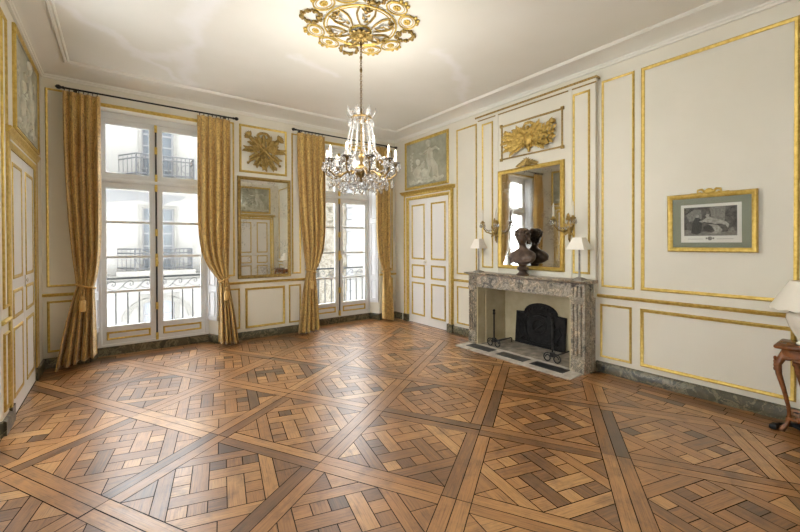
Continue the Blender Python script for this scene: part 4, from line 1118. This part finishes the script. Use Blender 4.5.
# ---------------------------------------------------------------- framed engraving
def engraving():
    x = XR
    t = thing('framed_engraving', 'gilt-framed engraving with green mount on the right wall', 'picture', (XR, 1.14, 1.4))
    T = lambda u, v, n: (XR-.008-n+.0-.016*(v-1.4)/.56, u, v)
    MB(T).frame(.802, 1.481, 1.405, 1.965, [(0, 0), (0, .022), (.010, .034), (.022, .03), (.03, .022), (.038, .018), (.044, .008)]).build('picture_frame', 'gold', t)
    w = MB(T)
    cz = 1.97
    w.ell((1.14, cz+.005, .026), (.036, .032, .016))
    for s in (-1, 1):
        w.tube([(1.14+s*.03, cz, .024), (1.14+s*.055, cz+.028, .028), (1.14+s*.085, cz+.022, .026), (1.14+s*.09, cz-.002, .022), (1.14+s*.065, cz-.002, .022)], [.012, .011, .011, .010, .008], 7)
        w.tube([(1.14+s*.03, cz-.008, .022), (1.14+s*.08, cz-.012, .022), (1.14+s*.14, cz-.006, .02), (1.14+s*.165, cz-.012, .018)], [.010, .008, .007, .003], 7)
    w.build('bow_crest', 'gold', t)
    w = MB(T); w.box(.843, 1.44, 1.446, 1.924, 0, .006); w.build('mount', 'matgreen', t, 0)
    w = MB(T); w.box(.912, 1.368, 1.496, 1.86, .006, .0075); pr = w.build('print_sheet', 'paperwhite', t, 0)
    # printed scene: dark interior with a pale reclining figure and attendants, as flat ink shapes
    ink = mottled('print_ink', (.035, .033, .03), (.14, .13, .115), 30, .6, detail=6, lo=.4, hi=.7)
    ink2 = mottled('print_light', (.27, .255, .22), (.50, .48, .43), 60, .6, detail=4)
    ink3 = mat('print_dark', (.018, .017, .016), .6); ink4 = mottled('print_mid', (.16, .15, .135), (.27, .26, .23), 70, .6)
    w = MB(T); w.box(.943, 1.342, 1.560, 1.833, .0074, .0079); w.build('print_ground', ink, pr, 0)
    def blob(m, pts, n, name):
        w = MB(T); w.prism([(1.342-.399*a, 1.560+.273*b) for a, b in pts], .0078, n); w.build(name, m, pr, 0)
    blob(ink4, [(.5, 1), (.8, 1), (.78, .5), (.55, .52)], .0081, 'print_wall'); blob(ink4, [(0, .0), (1, .0), (1, .16), (.6, .10), (0, .22)], .0081, 'print_floor')
    blob(ink4, [(.04, .75), (.2, .92), (.34, .9), (.36, .6), (.1, .5)], .0081, 'print_drape')
    blob(ink2, [(.36, .52), (.43, .62), (.50, .66), (.56, .60), (.68, .56), (.80, .48), (.86, .38), (.84, .24), (.80, .36), (.70, .40), (.60, .40), (.52, .44), (.44, .46)], .0084, 'print_figure')
    blob(ink2, [(.44, .64), (.49, .66), (.50, .74), (.45, .76), (.42, .70)], .0084, 'print_head')
    blob(ink2, [(.48, .40), (.66, .36), (.74, .2), (.7, .08), (.5, .06), (.6, .16), (.56, .28)], .0083, 'print_cloth')
    blob(ink3, [(.14, .1), (.18, .5), (.24, .66), (.32, .6), (.36, .4), (.34, .12), (.26, .04)], .0083, 'print_attendant')
    blob(ink2, [(.23, .64), (.29, .64), (.30, .72), (.24, .74)], .0085, 'print_face'); blob(ink2, [(.30, .5), (.38, .55), (.44, .52), (.36, .46)], .0085, 'print_arm')
    blob(ink3, [(.38, .3), (.46, .38), (.56, .34), (.54, .18), (.4, .16)], .0083, 'print_bed')
    blob(ink4, [(.84, .2), (.93, .3), (.97, .12), (.86, .04)], .0083, 'print_stool')
    w = MB(T)
    w.lathe([(.018, .0074), (.018, .0082), (.010, .0084), (0, .0084)], (1.14, 1.535, 0), 14)
    for s in (-1, 1):
        w.box(1.14+s*.02, 1.14+s*.032, 1.527, 1.543, .0074, .008)
        w.box(1.14+s*.05, 1.14+s*.17, 1.528, 1.531, .0074, .0078)
    w.build('print_emblem', ink4, pr, 0)
    MB(T).box(.845, 1.438, 1.448, 1.922, .0095, .0105).build('picture_glass', 'glass', t, 0)
engraving()

# ---------------------------------------------------------------- console table, lamp, cable
def console():
    t = thing('console_table', 'carved mahogany console table with cabriole legs against the right wall', 'table', (4.33, .2, 0))
    ya, yb, xf, xw = .645, -.25, 4.19, 4.475
    def outline(o, n=40):
        pts = []
        for k in range(n+1):
            q = k/n; yy = ya+o+(yb-ya-2*o)*q
            pts.append((xf-o-.035*math.sin(PI*q)**1.0-.012*math.cos(4*PI*q), yy))
        return pts+[(xw, yb-o), (xw, ya+o)]
    w = MB(); w.loft([[(x, y, z) for x, y in outline(o)] for z, o in ((.655, -.012), (.66, .004), (.672, .012), (.684, .01), (.689, 0))]); w.build('table_top', 'mahogany', t)
    w = MB(); w.loft([[(x, y, z) for x, y in outline(-.03)] for z in (.585, .656)])
    for k in range(13):
        q = (k+.5)/13; w.ell((xf+.018-.035*math.sin(PI*q), ya-.03+(yb-ya+.06)*q, .588-.018*math.sin(PI*q*3)**2), (.008, .034, .016), 8, 6)
    w.build('apron', 'mahogany', t)
    for sx, sy, X, Y in ((-1, 1, xf+.05, ya-.055), (-1, -1, xf+.05, yb+.055), (1, 1, xw-.03, ya-.13), (1, -1, xw-.03, yb+.13)):
        w = MB(); f = .6 if sx < 0 else .15
        path = [(.0, .65, .026), (.012, .60, .027), (.032, .53, .025), (.028, .45, .020), (.010, .33, .0155), (-.006, .20, .013), (-.010, .11, .012), (-.002, .06, .014), (.012, .025, .018), (.018, .008, .017), (.02, .001, .014)]
        w.tube([(X+sx*f*o*1.3, Y+sy*1.5*o, z) for o, z, r in path], [r for o, z, r in path], 10)
        for k in range(4): w.ell((X+sx*f*.04-.008, Y+sy*.062, .575-.028*k), (.013, .012, .018), 8, 6)
        w.build('leg', 'mahogany', t)
    w = MB(); w.loft([[(x, y, z) for x, y in outline(-.05)] for z in (.095, .115)])
    for k in range(7): w.ell((xf+.045-.035*math.sin(PI*(k+.5)/7), ya-.09-(ya-yb-.18)*(k+.5)/7, .118), (.014, .035, .02), 8, 6)
    w.build('lower_shelf', 'mahogany', t)
    l = thing('table_lamp', 'cream ceramic urn lamp with white conical shade on the mahogany console table', 'lamp', (4.33, .49, .69))
    x, y, z = 4.33, .49, .69
    w = MB(); w.lathe([(.06, 0), (.062, .01), (.052, .018), (.05, .03), (.07, .07), (.104, .14), (.122, .20), (.117, .235), (.09, .262), (.05, .272), (.052, .284), (.045, .29), (0, .29)], (x, y, z), 32); w.build('urn_base', 'ceramic', l)
    w = MB(); w.tube([(x, y, z+.28), (x, y, z+.36)], .012, 8); w.build('socket', 'brass', l)
    w = MB(); loops = []
    for h, r in ((.278, .215), (.281, .217), (.50, .098), (.50, .095), (.283, .213)):
        loops.append([(x+(r)*math.cos(2*PI*k/48), y+r*math.sin(2*PI*k/48), z+h+(.006*math.sin(k*PI/2+.4) if h < .3 else 0)) for k in range(48)])
    w.loft(loops, True, False); w.build('lamp_shade', 'shade', l)
    c = thing('power_cable', 'black cable and plug lying on the floor at the console table leg', 'cable', (4.2, .66, 0))
    w = MB(); w.loft([[(4.235+dx*k, .66+dy*k*.8, zz) for dx, dy in ((-.035, -.02), (.035, -.03), (.04, .02), (-.03, .03))] for zz, k in ((.001, .9), (.012, 1.1), (.034, 1.0), (.04, .7))]); w.build('plug', 'black', c)
    w = MB(); w.tube([(4.25, .66, .02), (4.29, .675, .012), (4.34, .64, .012), (4.37, .57, .012), (4.33, .52, .012), (4.36, .44, .012), (4.42, .38, .012)], .011, 7)
    w.tube([(4.33, .60, .03), (4.36, .55, .032), (4.39, .50, .03), (4.36, .45, .03), (4.33, .50, .03), (4.35, .57, .03)], .010, 7)
    w.build('cord', 'black', c)
console()
so = thing('wall_socket', 'black cable outlet on the marble baseboard right of the fireplace', 'socket', (4.47, 2.12, .05))
w = MB(TR); w.box(2.10, 2.135, .035, .075, .024, .034); w.build('outlet', 'black', so, 0)
sc2 = thing('loose_cable', 'short dark cable lying on the floor at the fireplace corner', 'cable', (4.4, 2.18, 0))
w = MB(); w.tube([(4.33, 2.19, .008), (4.38, 2.165, .008), (4.42, 2.175, .008), (4.45, 2.15, .008), (4.462, 2.14, .03)], .006, 6); w.build('cord', 'black', sc2)

# ---------------------------------------------------------------- outside: balcony railings and the houses over the street
def railing(f0, f1, label):
    yr = 6.88; x0, x1 = f0-.25, f1+.25
    t = thing('balcony_railing', label, 'railing', ((f0+f1)/2, yr, .0), 'balcony railings')
    w = MB(lambda u, v, n: (u, yr-n, v))
    w.box(x0, x1, .985, 1.015, -.018, .018); w.box(x0, x1, .80, .815, -.010, .010); w.box(x0, x1, .09, .11, -.012, .012)
    w.build('rails', 'railing', t, 0)
    n = round((x1-x0)/.145)
    for k in range(n+1):
        x = x0+(x1-x0)*k/n
        w = MB(); w.tube([(x, yr, .0), (x, yr, .805)], .010, 6); w.build('baluster', 'railing', t)
    k = 0; x = x0+.02
    w = MB(lambda u, v, n: (u, yr-n, v))
    while x < x1-.2:
        w.tube([(x, .83, 0), (x+.04, .86, 0), (x+.10, .93, 0), (x+.15, .965, 0), (x+.19, .94, 0), (x+.19, .90, 0), (x+.165, .885, 0), (x+.15, .905, 0), (x+.16, .925, 0)], .007, 5)
        w.tube([(x+.2, .83, 0), (x+.13, .84, 0), (x+.06, .885, 0)], .006, 5)
        x += .21
    w.build('scrollwork', 'railing', t)
    w = MB(); w.box(x0-.05, x1+.05, YF+.2, 7.0, -.12, 0); w.build('balcony_slab', 'facadestone', t, 0)
railing(-.2, 1.135, 'scrolled iron balcony railing outside the left window'); railing(2.67, 4.005, 'scrolled iron balcony railing outside the right window')

def house_window(p, x0, x1, z0, z1, Y, sur=.09, rows=5):
    T = lambda u, v, n: (u, Y-n, v)
    w = MB(T)
    for a, b, c, d in ((x0-sur, x0, z0, z1+sur), (x1, x1+sur, z0, z1+sur), (x0, x1, z1, z1+sur)): w.box(a, b, c, d, -.02, .04)
    f = w.build('window_surround', 'facadestone', p, 0)
    w = MB(T); w.box(x0, x1, z0, z1, -.18, -.14); w.build('window_glass', 'extglass', f, 0)
    w = MB(T); m = (x0+x1)/2
    w.box(m-.05, m+.05, z0, z1, -.14, -.10); w.box(x0, x0+.05, z0, z1, -.14, -.10); w.box(x1-.05, x1, z0, z1, -.14, -.10)
    for k in range(rows+1):
        z = z0+(z1-z0)*k/rows; w.box(x0, x1, z-.025, z+.025, -.14, -.11)
    w.build('window_bars', 'extwhite', f, 0)
def house_balcony(p, x0, x1, z, Y, dep=.75):
    w = MB(); w.box(x0-.1, x1+.1, Y-dep-.08, Y, z-.14, z); b = w.build('balcony', 'facadestone', p, 0)
    w = MB(); yy = Y-dep
    for zz in (z+.08, z+.55, z+.68):
        w.tube([(x0-.05, Y, zz), (x0+.38, yy, zz), (x1, yy, zz), (x1, Y, zz)], .022, 5)
    n = 13
    for k in range(n+1):
        x = x0+.38+(x1-x0-.38)*k/n; w.tube([(x, yy, z), (x, yy, z+.68)], .026 if k in (0, n) else .014, 5)
    for k in range(4):
        for x in (x0-.05+.43*k/4, x1): w.tube([(x, Y-dep*k/4, z), (x, Y-dep*k/4, z+.68)], .009, 5)
    for k in range(4):
        cxx = x0+.38+(x1-x0-.38)*(k+.5)/4; w.tube([(cxx+.16*math.cos(a), yy, z+.32+.14*math.sin(a)) for a in [i*PI/6 for i in range(12)]], .010, 5, True)
    w.build('balcony_rail', 'railing', b)
HY = 15.0
h = thing('house', 'white rendered house with balconies across the street, seen through the left window', 'house', (1, HY, -4), 'houses across the street')
T = lambda u, v, n: (u, HY-n, v)
HX0, HX1, HT = -7.0, 6.5, 6.2
cols = (-4.6, -2.0, .65, 3.3)
w = MB(T)
xs = [HX0]
for c in cols: xs += [c, c+.9]
xs.append(HX1)
for i in range(len(xs)-1):
    a, b = xs[i], xs[i+1]
    if i % 2 == 0: w.box(a, b, -4, HT, -.5, 0)
    else:
        w.box(a, b, 5.5, HT, -.5, 0); w.box(a, b, 2.68, 3.62, -.5, 0); w.box(a, b, -.28, .60, -.5, 0); w.box(a, b, -4, -2.6, -.5, 0)
w.build('wall', 'facade', h, 0)
for c in cols:
    house_window(h, c, c+.9, 3.62, 5.5, HY); house_window(h, c, c+.9, .60, 2.68, HY); house_window(h, c, c+.9, -2.6, -.28, HY, .12, 4)
    house_balcony(h, c-.55, c+1.4, 3.62, HY)
house_balcony(h, .05, 1.98, .66, HY, .75)
w = MB(T); w.bar(HX0, HX1, [(.28, 0), (.30, .12), (.36, .30), (.44, .34), (.46, .80), (.52, .84), (.52, 0)]); w.build('ledge', 'facadestone', h, 0)
for c in cols:
    w = MB(T); cc = c+.45
    pts = [(cc+1.02*math.cos(PI*k/20), -.98+.74*math.sin(PI*k/20)) for k in range(21)]
    pin = [(cc+.86*math.cos(PI*k/20), -.98+.60*math.sin(PI*k/20)) for k in range(21)]
    w.loft([[(p[0], p[1], .0), (p[0], p[1], .07), (q[0], q[1], .07), (q[0], q[1], .0)] for p, q in zip(pts, pin)]); w.build('arch_moulding', 'facadestone', h)
w = MB(T); w.prism([(-.25, 3.22), (1.92, 3.12), (1.75, 2.98), (1.5, 2.95), (1.2, 2.78), (.6, 2.92), (.1, 2.86), (-.35, 2.80)], 0, .012); w.build('grey_patch', 'patch', h, 0)  # irregular flat grey patch on the facade wall
h2 = thing('stone_house', 'rough stone house wall across the street, seen through the left half of the right window', 'house', (7, 14, -4), 'houses across the street')
w = MB(); w.box(6.5, 7.85, 14.2, 18, -4, 6.4); w.build('wall', 'rubble', h2, 0)
w = MB(); 
for k in range(20): w.box(7.70+.04*(k % 2), 8.02, 14.14, 14.5, -4+.5*k, -3.53+.5*k)
w.build('quoin_stones', 'patch', h2, 0)
h3 = thing('pale_house', 'pale house at the far right beyond the stone house, through the right window', 'house', (12, 17, -4), 'houses across the street')
w = MB(); w.box(8.05, 18, 17.0, 19, -4, 6.2); w.build('wall', 'facade', h3, 0)
w = MB(); w.bar(8.05, 18, [(-.2, -17.0), (-.2, -16.7), (.05, -16.6), (.1, -17.0)]) if False else w.box(8.05, 18, 16.8, 17.0, -.25, .05); w.build('ledge', 'facadestone', h3, 0)
# unseen upper wall of this house, added to hide sky from the facade opposite
struct(MB().box(-9, 40, YF+.02, YF+.22, ZC+.25, 19).build('wall_sky_shade', 'facade', smooth=0))
struct(MB().box(-30, 40, YF+.22, 40, -4.2, -4.0).build('street_ground', 'street', smooth=0))
